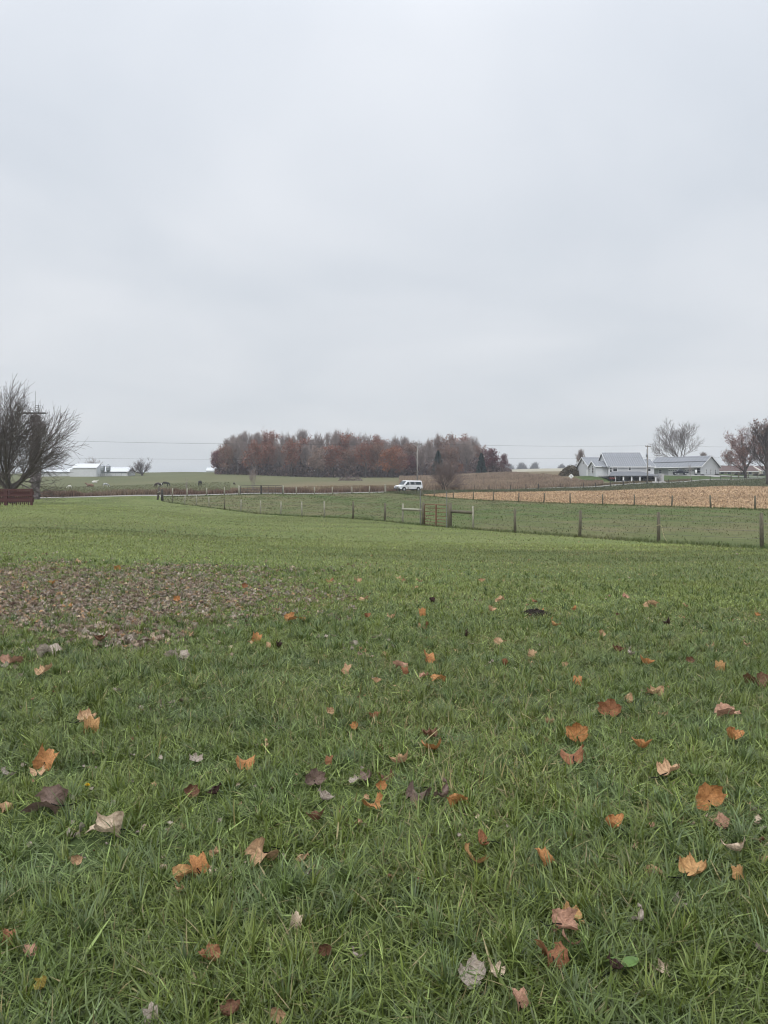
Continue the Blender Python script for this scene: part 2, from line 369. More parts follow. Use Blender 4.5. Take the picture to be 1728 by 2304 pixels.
# px, py, width in px, colour, shape (1659-wide reading of the photograph, scaled below)
TAB = '''1527 1728 66 orange upright|1553 1775 48 pink_tan flat|1326 1792 54 orange curled|1172 1864 40 orange upright|1020 1866 62 golden folded|1041 1835 44 rust curled|1498 1893 66 golden folded|1598 1897 30 golden upright|1413 1880 38 tan curled|1590 1848 58 pale crumpled
1237 1983 70 golden flat|1218 2012 54 pink_tan curled|1230 2045 52 pink_tan folded|1192 2077 54 rust crumpled|1331 2105 46 dark_brown crumpled|1427 2093 38 pale folded|1648 2058 36 grey folded|1388 1998 46 grey crumpled|1472 1940 26 grey crumpled|1020 2108 82 grey flat|1074 2099 44 pale flat|1120 2177 32 pink_tan upright
1247 1596 54 orange upright|1240 1642 54 rust curled|1318 1537 48 rust upright|1387 1616 44 orange curled|1567 1542 62 pink_tan flat|1580 1600 50 orange curled|1446 1680 52 tan folded|1187 1560 34 tan curled|1357 1511 32 tan curled|1416 1494 38 tan folded|1437 1541 24 tan crumpled|1251 1474 24 orange upright|1223 1436 22 tan curled|1395 1430 34 orange curled|1491 1430 18 brown upright|1557 1443 24 golden upright|1636 1477 46 brown crumpled|1335 1402 32 brown crumpled|1360 1411 26 grey crumpled|1149 1415 20 tan upright|1088 1432 30 rust curled|1081 1384 22 tan curled|1010 1372 27 dark_brown crumpled|1196 1349 30 golden crumpled
1297 1371 22 tan upright|1440 1342 26 dark_brown folded|1535 1393 18 tan crumpled|1352 1290 28 pink_tan flat|1242 1315 18 orange curled|1165 1320 30 orange flat|1060 1317 24 tan curled|1080 1295 28 tan folded|932 1297 30 dark_brown curled|913 1325 19 orange upright|915 1352 22 rust crumpled|923 1424 28 orange upright|866 1437 24 pink_tan crumpled|752 1450 24 tan upright|812 1470 22 tan curled|872 1452 18 rust upright|916 1459 24 pink_tan folded|946 1464 28 orange curled|714 1540 20 tan upright|811 1547 30 rust curled|770 1577 24 orange upright|928 1588 48 brown flat|932 1622 52 orange folded|866 1653 52 tan curled|822 1702 28 orange upright|808 1741 42 orange curled|678 1687 44 mauve upright|836 1674 30 brown crumpled|790 1680 42 mauve flat|766 1684 28 grey flat|903 1718 48 mauve crumpled|965 1722 54 mauve crumpled|990 1736 44 orange curled
702 1737 46 grey crumpled|684 1776 42 brown curled|714 1646 18 rust upright|575 1611 32 tan crumpled|530 1654 44 orange curled|422 1638 34 grey flat|464 1712 38 dark_brown crumpled|411 1722 38 brown upright|98 1650 50 orange upright|80 1668 40 tan flat|195 1573 38 golden upright|186 1557 42 tan folded|25 1427 40 pink_tan curled|97 1456 52 tan folded|105 1745 62 mauve crumpled|153 1750 32 dark_brown crumpled|232 1802 72 pale folded|165 1795 34 grey crumpled|424 1880 46 orange upright|400 1897 46 golden curled|385 1925 32 tan crumpled|455 1888 28 pale crumpled|567 1853 54 tan crumpled|650 1850 36 tan crumpled
637 1995 32 pale upright|455 2077 50 rust folded|13 2030 34 rust upright|706 2060 28 brown upright|770 2058 28 grey crumpled|93 2137 30 yellow upright|500 2197 56 brown curled|165 1865 22 tan upright|466 1842 20 tan folded|62 2060 20 pink_tan folded|553 1381 24 orange upright|605 1395 30 dark_brown crumpled|578 1396 14 tan upright|627 1335 24 orange curled|655 1340 22 orange curled|712 1253 18 rust curled|772 1253 20 tan folded|255 1230 15 orange upright|170 1212 20 tan folded|111 1259 18 orange curled|147 1308 18 orange curled|384 1297 17 orange upright|533 1283 18 tan curled|527 1268 16 rust upright|403 1371 27 tan folded|384 1417 36 grey crumpled|284 1388 32 grey crumpled|214 1385 46 brown crumpled|104 1410 50 grey crumpled|15 1670 34 grey folded|5 1745 30 tan crumpled|600 2195 22 tan upright|330 2200 28 grey upright|540 1385 14 tan flat|792 1330 20 rust curled|787 1293 18 tan curled|850 1333 34 tan crumpled|1040 1255 22 tan curled|1155 1298 14 rust flat|1480 1308 18 tan flat|1405 1305 22 tan crumpled|1635 1328 16 orange curled|1610 1392 20 tan crumpled|860 1247 16 tan flat|905 1255 20 tan flat|870 1252 14 rust flat'''
rows = []
for it in TAB.replace('\n', '|').split('|'):
    x, y, w, c, s = it.split(); rows.append((float(x) * 1.0416, float(y) * 1.0416, float(w) * 1.0416, c.replace('_', ' '), s))
COLN = [(90, 'the red brown fence'), (300, 'the white barn'), (480, 'the dark horses'), (640, "the woodlot's bare end"), (760, "the woodlot's russet middle"), (870, "the woodlot's orange oak"), (955, 'the white van'), (1060, 'the round bare bush'), (1180, 'the dark red trees'), (1290, 'the diamond sign'), (1400, 'the grey house'), (1480, 'the porch columns'), (1620, 'the grey workshop'), (1800, 'the russet yard tree')]
ROWN = [(1385, 'far out on the lawn'), (1480, 'in the middle lawn'), (1600, 'in thickening grass'), (1720, 'in shaggy grass'), (1840, 'in long grass'), (1990, 'in the longest grass'), (2130, 'near the camera'), (2400, 'closest to the camera')]
LEAVES = []                                    # x, y, radius
seen = {}
for k, (px, py, w, c, s) in enumerate(rows):
    p = hit(px, py, .05); size = w * p.y / FPX * (1.05 if s in ('flat',) else 1.28)
    size = min(max(size * 1.2, .085), .24)
    me = SH[s][k % len(SH[s])]; o = link('fallen_leaf', me); o.material_slots[0].link = 'OBJECT'; o.material_slots[0].material = LM[c]
    hh = rnd.uniform(.016, .036) if p.y < 6 else .022
    if w > 42 and s in ('folded', 'curled', 'crumpled'): hh += .026
    o.scale = (size,) * 3; o.location = p + Vector((0, 0, hh + (.035 if s == 'upright' else 0.012)))
    tilt = {'flat': 14, 'curled': 24, 'folded': 24, 'upright': 62, 'crumpled': 22}[s]
    az = rnd.uniform(0, 6.28)
    if s == 'upright': o.rotation_euler = (R(tilt + rnd.uniform(-15, 12)), R(rnd.uniform(-25, 25)), R(rnd.uniform(-50, 50)))
    else: o.rotation_euler = (R(rnd.uniform(8, 8 + tilt)), R(rnd.uniform(-tilt, tilt)), az)
    colw = next(n for a, n in COLN if px < a); roww = next(n for a, n in ROWN if py < a)
    siz = 'large' if w > 50 else 'medium' if w > 30 else 'small' if w > 19 else 'tiny'
    lab = f'{siz} {c} {s} leaf {roww} below {colw}'
    seen.setdefault(lab, []).append(o)
    tag(o, lab, 'leaf', 'fallen maple leaves on the lawn')
    if w > 30:
        st = link('stem', STEMS[k % 5], o); st.material_slots[0].link = 'OBJECT'; st.material_slots[0].material = LM['brown' if c not in ('grey', 'pale') else 'mauve']
    LEAVES.append((p.x, p.y, size * .5))
for lab, os_ in seen.items():
    if len(os_) > 1:
        os_.sort(key=lambda q: q.location.x / q.location.y)
        for i, q in enumerate(os_): q['label'] = lab + (', left' if i == 0 else ', right' if i == len(os_) - 1 else ', middle')

# thick carpet of leaf litter to the left: bounds in the photograph
def in_litter(px, py):
    top = np.interp(px, [-600, 0, 260, 520, 660, 800], [1262, 1268, 1278, 1280, 1300, 1345])
    bot = np.interp(px, [-600, 0, 130, 260, 430, 560, 690, 800], [1425, 1408, 1432, 1440, 1415, 1385, 1365, 1352])
    return np.minimum((py - top) / 30, (bot - py) / 28)
lit = []
while len(lit) < 14500:
    px = nr.uniform(-480, 800); Y = nr.uniform(7.5, 17.0); p = pt(px, Y); py = HOR + (EYE - p.z) / Y * FPX
    d = in_litter(px, py) + (float(fbm(p.x * .9, p.y * .9, 21)) - .45) * 3.2
    dens = .95 if px < 430 else .95 * max(.5, 1 - (px - 430) / 600)
    dens *= .35 + .65 * min(1, max(0, float(vnoise(p.x * 3.5, p.y * 3.5, 22)) * 2 - .3))
    if d > -.7 and nr.random() < dens * min(1, max(.05, .30 + .45 * d)): lit.append((p, Y, px))
pal = ['grey', 'dun', 'dun', 'grey', 'tan', 'dun', 'grey', 'dun', 'pale', 'mauve', 'dun', 'grey']
lit.sort(key=lambda q: q[1] + (3 if q[2] < 8 else 0) + nr.random() * 4)
allsh = SH['curled'] + SH['crumpled'] + SH['flat'] + SH['folded']
def leaf_pose(o, p, size, c):
    o.material_slots[0].link = 'OBJECT'; o.material_slots[0].material = LM[c]; o.scale = (size,) * 3
    o.location = p + Vector((0, 0, .02 + nr.uniform(0, .035))); o.rotation_euler = (R(nr.uniform(-30, 40)), R(nr.uniform(-30, 30)), nr.uniform(0, 6.28))
for k in range(130):
    p, Y, px = lit[k]; c = pal[k % len(pal)]; o = link('litter_leaf', allsh[k % len(allsh)]); leaf_pose(o, p, nr.uniform(.10, .14), c)
    LEAVES.append((p.x, p.y, .05))
    w = {'grey': 'dry grey', 'dun': 'dun brown', 'mauve': 'dull mauve brown', 'brown': 'mid brown', 'tan': 'light tan', 'pink tan': 'pinkish tan', 'pale': 'pale cream', 'dark brown': 'blackish brown'}[c]
    tag(o, f'{w} curled leaf on the near side of the thick leaf carpet', 'leaf', f'{w} leaves of the leaf carpet')
# the rest as one mass
lv = []; lf = []; lt = []; off = 0
base_sets = []
for me in allsh:
    V = np.array([v.co[:] for v in me.vertices]); F = []
    for pl in me.polygons:
        q = list(pl.vertices); F += [(q[0], q[i], q[i + 1]) for i in range(1, len(q) - 1)]
    c = np.array([d.color[0] for d in me.attributes['tint'].data]); base_sets.append((V, np.array(F), c))
extra = []
for _ in range(900):                            # single scraps lying about the lawn
    px = nr.uniform(-150, 1900); Y = float(np.exp(nr.uniform(math.log(3.0), math.log(34)))); p = pt(px, Y)
    if Y < float(F1(uof(px))) - .5 and vnoise(p.x * .6, p.y * .6, 31) > .38: extra.append((p, Y, px))
for _ in range(1500):                           # thinner scatter around the carpet
    px = nr.uniform(-150, 900); Y = float(np.exp(nr.uniform(math.log(5.5), math.log(19)))); p = pt(px, Y)
    if fbm(p.x * .7, p.y * .7, 33) > .44 + max(0, (px - 500) / 3000): lit.append((p, Y, px))
for idx, (p, Y, px) in enumerate(lit[130:] + extra):
    sc_ = idx >= len(lit) - 130
    V, F, c = base_sets[nr.integers(len(base_sets))]; s = nr.uniform(.06, .115) if not sc_ else nr.uniform(.02, .05) * (1 + .03 * Y)
    rx, ry, rz = nr.uniform(-.6, .7), nr.uniform(-.6, .6), nr.uniform(0, 6.28)
    m = np.array(Matrix.Rotation(rz, 3, 'Z') @ Matrix.Rotation(ry, 3, 'Y') @ Matrix.Rotation(rx, 3, 'X'))
    h = nr.uniform(.004, .035) if not sc_ else nr.uniform(.02, .05)
    lv.append((V * s) @ m.T + np.array([p.x, p.y, p.z + h])); lf.append(F + off); off += len(V)
    col = np.array(LEAFC[pal[nr.integers(len(pal))] if not sc_ else ['tan', 'grey', 'pale', 'brown', 'pink tan', 'grey'][nr.integers(6)]]) * nr.uniform(.75, 1.2)
    lt.append(c[:, None] * col)
M_litter = mat('dry leaf litter', (1, 1, 1), .75, .15, 14, .3, attr='tint', spec=.2, trans=.12)
o = npmesh('leaf_litter', np.concatenate(lv), np.concatenate(lf), M_litter, np.concatenate(lt), smooth=True)
tag(o, 'thick carpet and scraps of dry grey brown leaves lying on the lawn', 'leaf litter', kind='stuff')

# ------------------------------------------------------------------ blades
def blades(x, y, h, w, az, lean, bend, col, seg, z=None, zoff=0.0):
    n = len(x); z = H(x, y) if z is None else z
    p = np.stack([x, y, z + zoff], -1); dirh = np.stack([np.cos(az), np.sin(az), np.zeros(n)], -1)
    tw = az + np.pi / 2 + nr.uniform(-.7, .7, n); side = np.stack([np.cos(tw), np.sin(tw), nr.uniform(-.25, .25, n)], -1) * (w / 2)[:, None]
    lv = []; wt = {1: (1,), 2: (1, .78), 3: (.8, 1, .62)}[seg]
    th = lean.copy(); st = (h / seg)[:, None]; up = np.array([0, 0, 1.0])
    for i in range(seg):
        lv += [p - side * wt[i], p + side * wt[i]]
        p = p + st * (np.sin(th)[:, None] * dirh + np.cos(th)[:, None] * up); th = th + bend / seg
    lv.append(p); k = 2 * seg + 1
    V = np.stack(lv, 1).reshape(-1, 3); V[:, 2] = np.maximum(V[:, 2], np.repeat(z, k) - .01)
    f = []
    for i in range(seg - 1): f += [(2 * i, 2 * i + 1, 2 * i + 3), (2 * i, 2 * i + 3, 2 * i + 2)]
    f.append((2 * seg - 2, 2 * seg - 1, 2 * seg)); f = np.array(f)
    F = (np.arange(n)[:, None, None] * k + f[None]).reshape(-1, 3)
    return V, F, np.repeat(col, k, 0)
def gather(parts, name, m, label, cat):
    V = []; F = []; C = []; o = 0
    for v, f, c in parts: V.append(v); F.append(f + o); C.append(c); o += len(v)
    ob = npmesh(name, np.concatenate(V), np.concatenate(F), m, np.concatenate(C)); return tag(ob, label, cat, kind='stuff')
def scatter(n, ya, yb, umax, umin=None):
    Y = np.sqrt(nr.random(n) * (yb ** 2 - ya ** 2) + ya ** 2); u = nr.uniform(-umax if umin is None else umin, umax, n); return u, u * Y, Y
def grass_col(x, y, n):
    a = fbm(x * .9, y * .9, 41)[:, None]; b = vnoise(x * 3.1, y * 3.1, 42)[:, None]; c = fbm(x * .22, y * .22, 43)[:, None]
    g1 = np.array([.086, .120, .030]); g2 = np.array([.130, .156, .034]); g3 = np.array([.098, .138, .050])
    col = g1 * (1 - a) + g2 * a
    k = np.clip((b - .55) * 2.2, 0, 1); col = col * (1 - k) + g3 * k
    k = np.clip((c - .58) * 3.5, 0, 1); col = col * (1 - k) + np.array([.135, .165, .045]) * k
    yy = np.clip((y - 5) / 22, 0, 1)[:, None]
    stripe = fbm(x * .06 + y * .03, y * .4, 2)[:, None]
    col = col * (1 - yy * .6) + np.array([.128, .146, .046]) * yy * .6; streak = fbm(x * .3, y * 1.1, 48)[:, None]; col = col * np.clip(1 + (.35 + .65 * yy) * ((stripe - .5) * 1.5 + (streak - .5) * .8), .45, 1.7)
    r = nr.random(n)[:, None]; col = col * nr.uniform(.5, 1.6, (n, 1))
    dead = r < (.02 + .16 * np.clip(fbm(x * .5, y * .5, 49) - .45, 0, 1) * 2)[:, None]; col = np.where(dead, np.array([.30, .24, .12]) * nr.uniform(.6, 1.1, (n, 1)), col)
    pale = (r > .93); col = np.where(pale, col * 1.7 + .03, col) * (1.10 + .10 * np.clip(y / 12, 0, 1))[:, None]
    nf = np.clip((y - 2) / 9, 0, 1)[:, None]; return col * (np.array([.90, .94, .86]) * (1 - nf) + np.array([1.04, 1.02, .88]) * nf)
parts = []
for (ya, yb, N_, ul, w0, h0, seg) in ((1.5, 3.2, 122000, 1.5, .0056, .105, 3), (1.5, 6.5, 36000, 1.1, .0075, .15, 3), (3.2, 5.5, 172000, 1.14, .0060, .098, 3), (5.5, 9, 265000, .92, .0068, .085, 2), (9, 16, 250000, .78, .0105, .075, 2), (16, 30, 195000, .67, .019, .065, 1), (30, 62, 118000, .59, .034, .060, 1), (62, 118, 60000, .53, .07, .06, 1)):
    u, x, y = scatter(N_, ya, yb, ul)
    k = y < F1(u) - .15; x, y = x[k], y[k]
    # clumps: pull blades towards tuft centres and thin the gaps
    dn = fbm(x * 2.4, y * 2.4, 44); k = nr.random(len(x)) < np.clip((-.1 + 1.9 * dn) if ya < 9 else (.3 + 1.3 * dn), .12, 1); x, y = x[k], y[k]; n = len(x)
    if ya < 30:
        q = nr.integers(0, n, n); k = nr.random(n) < .5; sg = .012 + .0022 * ya
        x2, y2 = x[q] + nr.normal(0, sg, n), y[q] + nr.normal(0, sg, n); k &= (y2 > ya) & (y2 < yb + .3)
        x, y = np.where(k, x2, x), np.where(k, y2, y)
    tall = fbm(x * .8, y * .8, 45)
    h = h0 * (.55 + .75 * tall) * nr.uniform(.5, 1.35, n); w = w0 * nr.uniform(.6, 1.3, n)
    swirl = vnoise(x * 3.2, y * 3.2, 46) * 14.0; az = swirl + nr.normal(0, 1.7, n)
    lean = np.abs(nr.normal(.72, .42, n)); bend = nr.uniform(-.2, 1.3, n)
    flat = nr.random(n) < (.42 if ya < 9 else .3); lean = np.where(flat, nr.uniform(1.0, 1.5, n), lean); bend = np.where(flat, nr.uniform(-.3, .5, n), bend)
    col = grass_col(x, y, n)
    if ya < 16:
        f = np.ones(n)
        for lx, ly, lr in LEAVES:
            if ya - .5 < ly < yb + .5:
                d2 = (x - lx) ** 2 + (y - ly + .01) ** 2; f = np.where((d2 < (lr * 1.02) ** 2) & (nr.random(n) < .84), .38, f)
        h = h * f
        # the litter smothers the grass
        pxs = PXC + x / y * FPX; pys = HOR + (EYE - H(x, y)) / y * FPX
        il = in_litter(pxs, pys) + (fbm(x * .9, y * .9, 21) - .45) * 3.2
        dens = np.where(pxs < 430, .95, .95 * np.clip(1 - (pxs - 430) / 330, .2, 1))
        kk = (nr.random(n) < np.clip(il * .8, 0, 1) * .86 * dens); h = np.where(kk, h * .35, h)
    zo = np.where(flat, nr.uniform(0, .045, n), -.004)
    zo = np.where(h < .3 * h0, 0, zo)
    V_, F_, C_ = blades(x, y, h, w, az, lean, bend, col, seg); V_[:, 2] += np.repeat(zo, 2 * seg + 1); parts.append((V_, F_, C_))
for ya, yb, nt_, bl, ul in ((1.6, 4.2, 1450, 34, 1.3), (4.2, 9.5, 3700, 24, .95), (9.5, 17, 3200, 14, .74)):
    u, tx, ty = scatter(nt_, ya, yb, ul); q = fbm(tx * .8, ty * .8, 47); k = nr.random(nt_) < np.clip(q * 2.6 - .55, .06, 1); tx, ty = tx[k], ty[k]; m_ = len(tx)
    bc = np.where(nr.random(m_)[:, None] < .45, np.array([.150, .185, .040]), np.where(nr.random(m_)[:, None] < .5, np.array([.110, .155, .056]), np.array([.105, .150, .035]))) * nr.uniform(.75, 1.2, (m_, 1)); hs = nr.uniform(.7, 1.3, m_)
    idx = np.repeat(np.arange(m_), bl); n = len(idx); az = nr.uniform(0, 2 * np.pi, n); sg = .010 + .0018 * ya; rr = np.abs(nr.normal(0, sg, n)); x = tx[idx] + np.cos(az) * rr; y = ty[idx] + np.sin(az) * rr
    parts.append(blades(x, y, .115 * hs[idx] * nr.uniform(.5, 1.3, n), (.0042 + .00055 * ty[idx]) * nr.uniform(.6, 1.4, n), az + nr.normal(0, .5, n), np.clip(np.abs(nr.normal(.35, .3, n)) + rr / sg * .18, 0, 1.2), nr.uniform(.3, 1.5, n), bc[idx] * nr.uniform(.7, 1.35, (n, 1)), 3 if ya < 4 else 2))
gather(parts, 'grass', M_blade, 'shaggy green lawn grass growing all over the foreground', 'grass')

# rough tufts in the paddock and along the verges
parts = []
u, x, y = scatter(150000, 24, 146, .56, -.30)
k = (y > F1(u) + .1) & (y < PF(u) - .2); x, y = x[k], y[k]
dn = fbm(x * .9, y * .35, 61); k = nr.random(len(x)) < np.clip(dn * 2.2 - .5, .08, 1); x, y = x[k], y[k]; n = len(x)
col = tint_paddock(x, y) * nr.uniform(.75, 1.32, (n, 1)) * (.7 + .6 * fbm(x * .4, y * .15, 62))[:, None]; kk = nr.random(n)[:, None] < .12; col = np.where(kk, np.array([.20, .16, .09]) * nr.uniform(.6, 1.1, (n, 1)), col)
parts.append(blades(x, y, .085 * nr.uniform(.4, 1.6, n), .00085 * y * nr.uniform(.6, 1.6, n), nr.uniform(0, 6.28, n), np.abs(nr.normal(.6, .4, n)), nr.uniform(.1, 1.2, n), col, 1))
# longer grass in the fence row
for f_, lo, hi, hgt, N_ in ((F1, UL, .56, .16, 9000), (PF, UL, .56, .22, 9000)):
    u = nr.uniform(lo, hi, N_); y = f_(u) + nr.normal(0, .35, N_); x = u * y; n = N_
    col = tint_paddock(x, y) * nr.uniform(.6, 1.3, (n, 1)) * np.array([1.0, 1.1, .9])
    parts.append(blades(x, y, hgt * nr.uniform(.3, 1.3, n), .0008 * y * nr.uniform(.5, 1.4, n), nr.uniform(0, 6.28, n), np.abs(nr.normal(.4, .3, n)), nr.uniform(.1, 1, n), col, 1))
u = nr.uniform(.0, .56, 40000); t = nr.random(40000); y = F3(u) + (RN(u) - F3(u)) * t; x = u * y; k = RN(u) - F3(u) > .5; x, y = x[k], y[k]; n = len(x)
col = tint_verge(x, y) * nr.uniform(.6, 1.4, (n, 1))
parts.append(blades(x, y, .30 * nr.uniform(.3, 1.4, n), .0009 * y * nr.uniform(.5, 1.4, n), nr.uniform(0, 6.28, n), np.abs(nr.normal(.4, .3, n)), nr.uniform(.1, 1, n), col, 1))
gather(parts, 'rough_grass', M_blade, 'grazed tufty dull green grass of the fenced paddock and the roadside', 'grass')

# stubble on the field
u = nr.uniform(.05, .56, 130000); t = nr.random(130000); y = PF(u) + (F3(u) - PF(u)) * t; x = u * y; k = F3(u) - PF(u) > .5
x, y = x[k], y[k]; n = len(x)
pk = nr.random(n)[:, None]
col = np.where(pk < .62, np.array([.52, .375, .235]), np.where(pk < .85, np.array([.60, .45, .28]), np.array([.13, .075, .045]))) * nr.uniform(.65, 1.2, (n, 1))
col = col * (.72 + .5 * fbm(x * .07, y * .05, 81) + .12 * np.sin((x + .5 * y) * 2 * np.pi / 4.5))[:, None]
V_ = blades(x, y, nr.uniform(.08, .30, n), .0018 * y * nr.uniform(.4, 1.1, n), nr.uniform(0, 6.28, n), np.abs(nr.normal(1.0, .4, n)), nr.uniform(-.3, .5, n), col, 1)
gather([V_], 'corn_stubble', M_weed, 'orange tan crop stubble and husks covering the harvested field', 'stubble')

# tall dry weeds beyond the road
parts = []
def weeds(u, y, h, c, var=.35, wpx=.0009):
    x = u * y; n = len(x); col = np.array(c) * nr.uniform(1 - var, 1 + var, (n, 1)) if not isinstance(c, np.ndarray) else c * nr.uniform(1 - var, 1 + var, (n, 1))
    parts.append(blades(x, y, h * nr.uniform(.45, 1.25, n), wpx * y * nr.uniform(.5, 1.5, n), nr.uniform(0, 6.28, n), np.abs(nr.normal(.12, .12, n)), nr.uniform(0, .5, n), col, 2))
n = 30000; u = nr.uniform(-.56, .02, n); y = RF(u) + .6 + np.abs(nr.normal(0, 2.6, n)); hh = .35 + .75 * vnoise(u * 60, y * .3, 71)
cm = vnoise(u * 26, y * .2, 72)[:, None]; weeds(u, y, hh, np.array([.165, .100, .080]) * (1 - cm) + np.array([.26, .205, .145]) * cm)
n = 26000; u = nr.uniform(-.2, .06, n); y = RF(u) + 2 + nr.random(n) ** 1.4 * 45; weeds(u, y, .35 + .7 * vnoise(u * 40, y * .1, 73) * np.clip(1.3 - (y - RF(u)) / 45, .35, 1), np.array([.25, .195, .125]) * np.ones((n, 1)))
n = 95000; u = nr.uniform(.02, .285, n); t = nr.random(n); y0 = RF(u) + .8; y1 = np.interp(u, [.02, .12, .17, .21, .235, .26, .285], [332, 330, 300, 252, 214, 204, 207]); y = y0 + (np.maximum(y1, y0 + 3) - y0) * t
pn = fbm(u * 30, y * .07, 74)[:, None]; weeds(u, y, .4 + .9 * fbm(u * 45, y * .12, 75), np.array([.235, .170, .128]) * (1 - pn) + np.array([.36, .285, .205]) * pn)
n = 9000; u = nr.uniform(.27, .40, n); y = RF(u) + .6 + np.abs(nr.normal(0, 1.6, n)); weeds(u, y, .22 + .35 * vnoise(u * 60, y * .3, 76), np.array([.19, .155, .10]) * np.ones((n, 1)))
n = 16000; u = nr.uniform(-.56, -.2, n); y = RF(u) + 8 + nr.random(n) * 120; weeds(u, y, .14 * np.ones(n), np.array([.14, .14, .07]) * np.ones((n, 1)), wpx=.0012)
gather(parts, 'dry_weeds', M_weed, 'tall dry tan and reddish weeds growing beyond the road', 'weeds')

# ------------------------------------------------------------------ trees
def perp_dir(d, ang, az):
    a = d.orthogonal().normalized(); b = d.cross(a); return (d * math.cos(ang) + (a * math.cos(az) + b * math.sin(az)) * math.sin(ang)).normalized()
def grow(seed, spec, trunk_h, trunk_r, levels, wind=Vector((0, 0, 0)), up=.15, twig_min=.02, lean=Vector((0, 0, 1)), jit=.16, leader=.0):
    """levels: list of (count, length, spread angle lo, hi, start t, sides)"""
    r = random.Random(seed); tr, cr, tips = MB(), MB(), []
    def br(p, d, L, rad, lev):
        nseg = 6 if lev <= 1 else 5 if lev == 2 else 3
        pts = [p.copy()]; rads = [rad]; q = p.copy(); dd = d.copy()
        for i in range(nseg):
            dd = (dd + Vector((r.gauss(0, jit), r.gauss(0, jit), r.gauss(0, jit))) * (.5 if lev == 0 else 1) + Vector((0, 0, up if lev else .1)) * .6 + wind * (.25 * lev)).normalized()
            q = q + dd * (L / nseg); pts.append(q.copy()); rads.append(max(twig_min * .55, rad * (1 - (i + 1) / nseg * (.55 if lev == 0 else .82))))
        if lev == 0 and not leader: rads[0] *= 1.25
        sides = 9 if lev == 0 else 6 if lev == 1 else 4 if lev == 2 else 3
        (tr if lev <= 1 else cr).tube(pts, rads, sides, cap=(lev == 0))
        if lev >= len(levels):
            tips.append((pts[-1], dd)); tips.append((pts[max(1, nseg // 2)], dd)); return
        cnt, ln, a0, a1, t0 = levels[lev][:5]
        az0 = r.uniform(0, 6.28)
        for i in range(cnt):
            t = t0 + (1 - t0) * ((i + r.random()) / cnt); x = t * nseg; j = min(nseg - 1, int(x)); f = x - j
            bp = pts[j].lerp(pts[j + 1], f); br_r = rads[j] * (1 - f) + rads[j + 1] * f
            bd = (pts[j + 1] - pts[j]).normalized()
            nd = perp_dir(bd, R(r.uniform(a0, a1)), az0 + i * 2.4 + r.uniform(-.4, .4))
            br(bp, nd, ln * r.uniform(.65, 1.2) * (1.15 - .45 * t if lev else 1.1 - .35 * t), max(twig_min, br_r * r.uniform(.42, .62)), lev + 1)
        if lev >= 1: tips.append((pts[-1], dd))
    br(Vector((0, 0, -.25)), lean.normalized(), trunk_h, trunk_r, 0)
    return tr, cr, tips
def add_leaves(cr, tips, n, size, spread, mi, seed, droop=0):
    r = random.Random(seed)
    for _ in range(n):
        p, d = tips[r.randrange(len(tips))]; c = p + Vector((r.gauss(0, spread), r.gauss(0, spread), r.gauss(0, spread) - droop * r.random()))
        a = Vector((r.gauss(0, 1), r.gauss(0, 1), r.gauss(0, 1))).normalized(); b = perp_dir(a, 1.3, r.uniform(0, 6.28)); s = size * r.uniform(.5, 1.4)
        cr.add([c - a * s * .5, c + b * s * .4, c + a * s * .5, c - b * s * .32 + a * s * .1], [(0, 1, 2, 3)], mi)
def tree_obj(name, loc, tr, cr, mt, mc, label, group=None, rz=0, cat='tree', scale=1.0):
    e = empty(name, loc, rz); e.scale = (scale,) * 3
    tr.build('trunk', mt, e, smooth=True); cr.build('crown', mc, e); return tag(e, label, cat, group)

# big bare tree behind the red fence
tr, cr, tips = grow(5, 0, 1.3, .30, [(13, 3.9, 14, 82, .3), (10, 2.4, 22, 54, .2), (8, 1.45, 18, 48, .2), (4, .85, 15, 42, .2)], wind=Vector((.06, 0, .01)), up=.085, twig_min=.012, jit=.11)
tree_obj('bare_tree', pt(28, 70), tr, cr, M_bark, mat('umber twigs', (.125, .106, .099), .95, .2, 2), 'large wind-combed bare tree rising behind the red brown fence', scale=255 * 70 / FPX / float(np.percentile([v[2] for v in cr.v], 99.5)))
bpy.data.objects['bare_tree'].scale.x *= .74; bpy.data.objects['bare_tree'].scale.y *= .8
# tower behind it
e = empty('old_tower', pt(80, 96), 0); tag(e, 'dark vine-covered tower with crossbar and thin aerial behind the bare tree', 'tower')
k_ = 96 / FPX; zb = e.location.z
def tz(py): return zof(py, 96) - zb
sh = MB().tube([(0, 0, -.3), (0, 0, 3), (0, 0, tz(960)), (0, 0, tz(932))], [.30, .28, .24, .20], 8); sh.build('shaft', M_pole, e, smooth=True)
cb = MB().box((-1.75, -.12, tz(931)), (1.28, .12, tz(928))); cb.build('crossbar', M_darkwood, e)
la = MB()
for sx in (-.05, .39): la.tube([(sx, 0, tz(928)), (sx, 0, tz(912))], .035, 5)
for q in (912.4, 916.5, 921, 925): la.tube([(-.05, 0, tz(q)), (.39, 0, tz(q))], .028, 5)
la.build('antenna_frame', M_dkgalv, e); MB().tube([(-.06, .06, tz(929)), (-.06, .06, tz(880))], .022, 5).build('aerial', M_dkgalv, e); MB().tube([(.36, .08, tz(912)), (.9, .05, tz(914))], .018, 4).build('antenna_arm', M_dkgalv, e)
vb = MB(); r = random.Random(3)
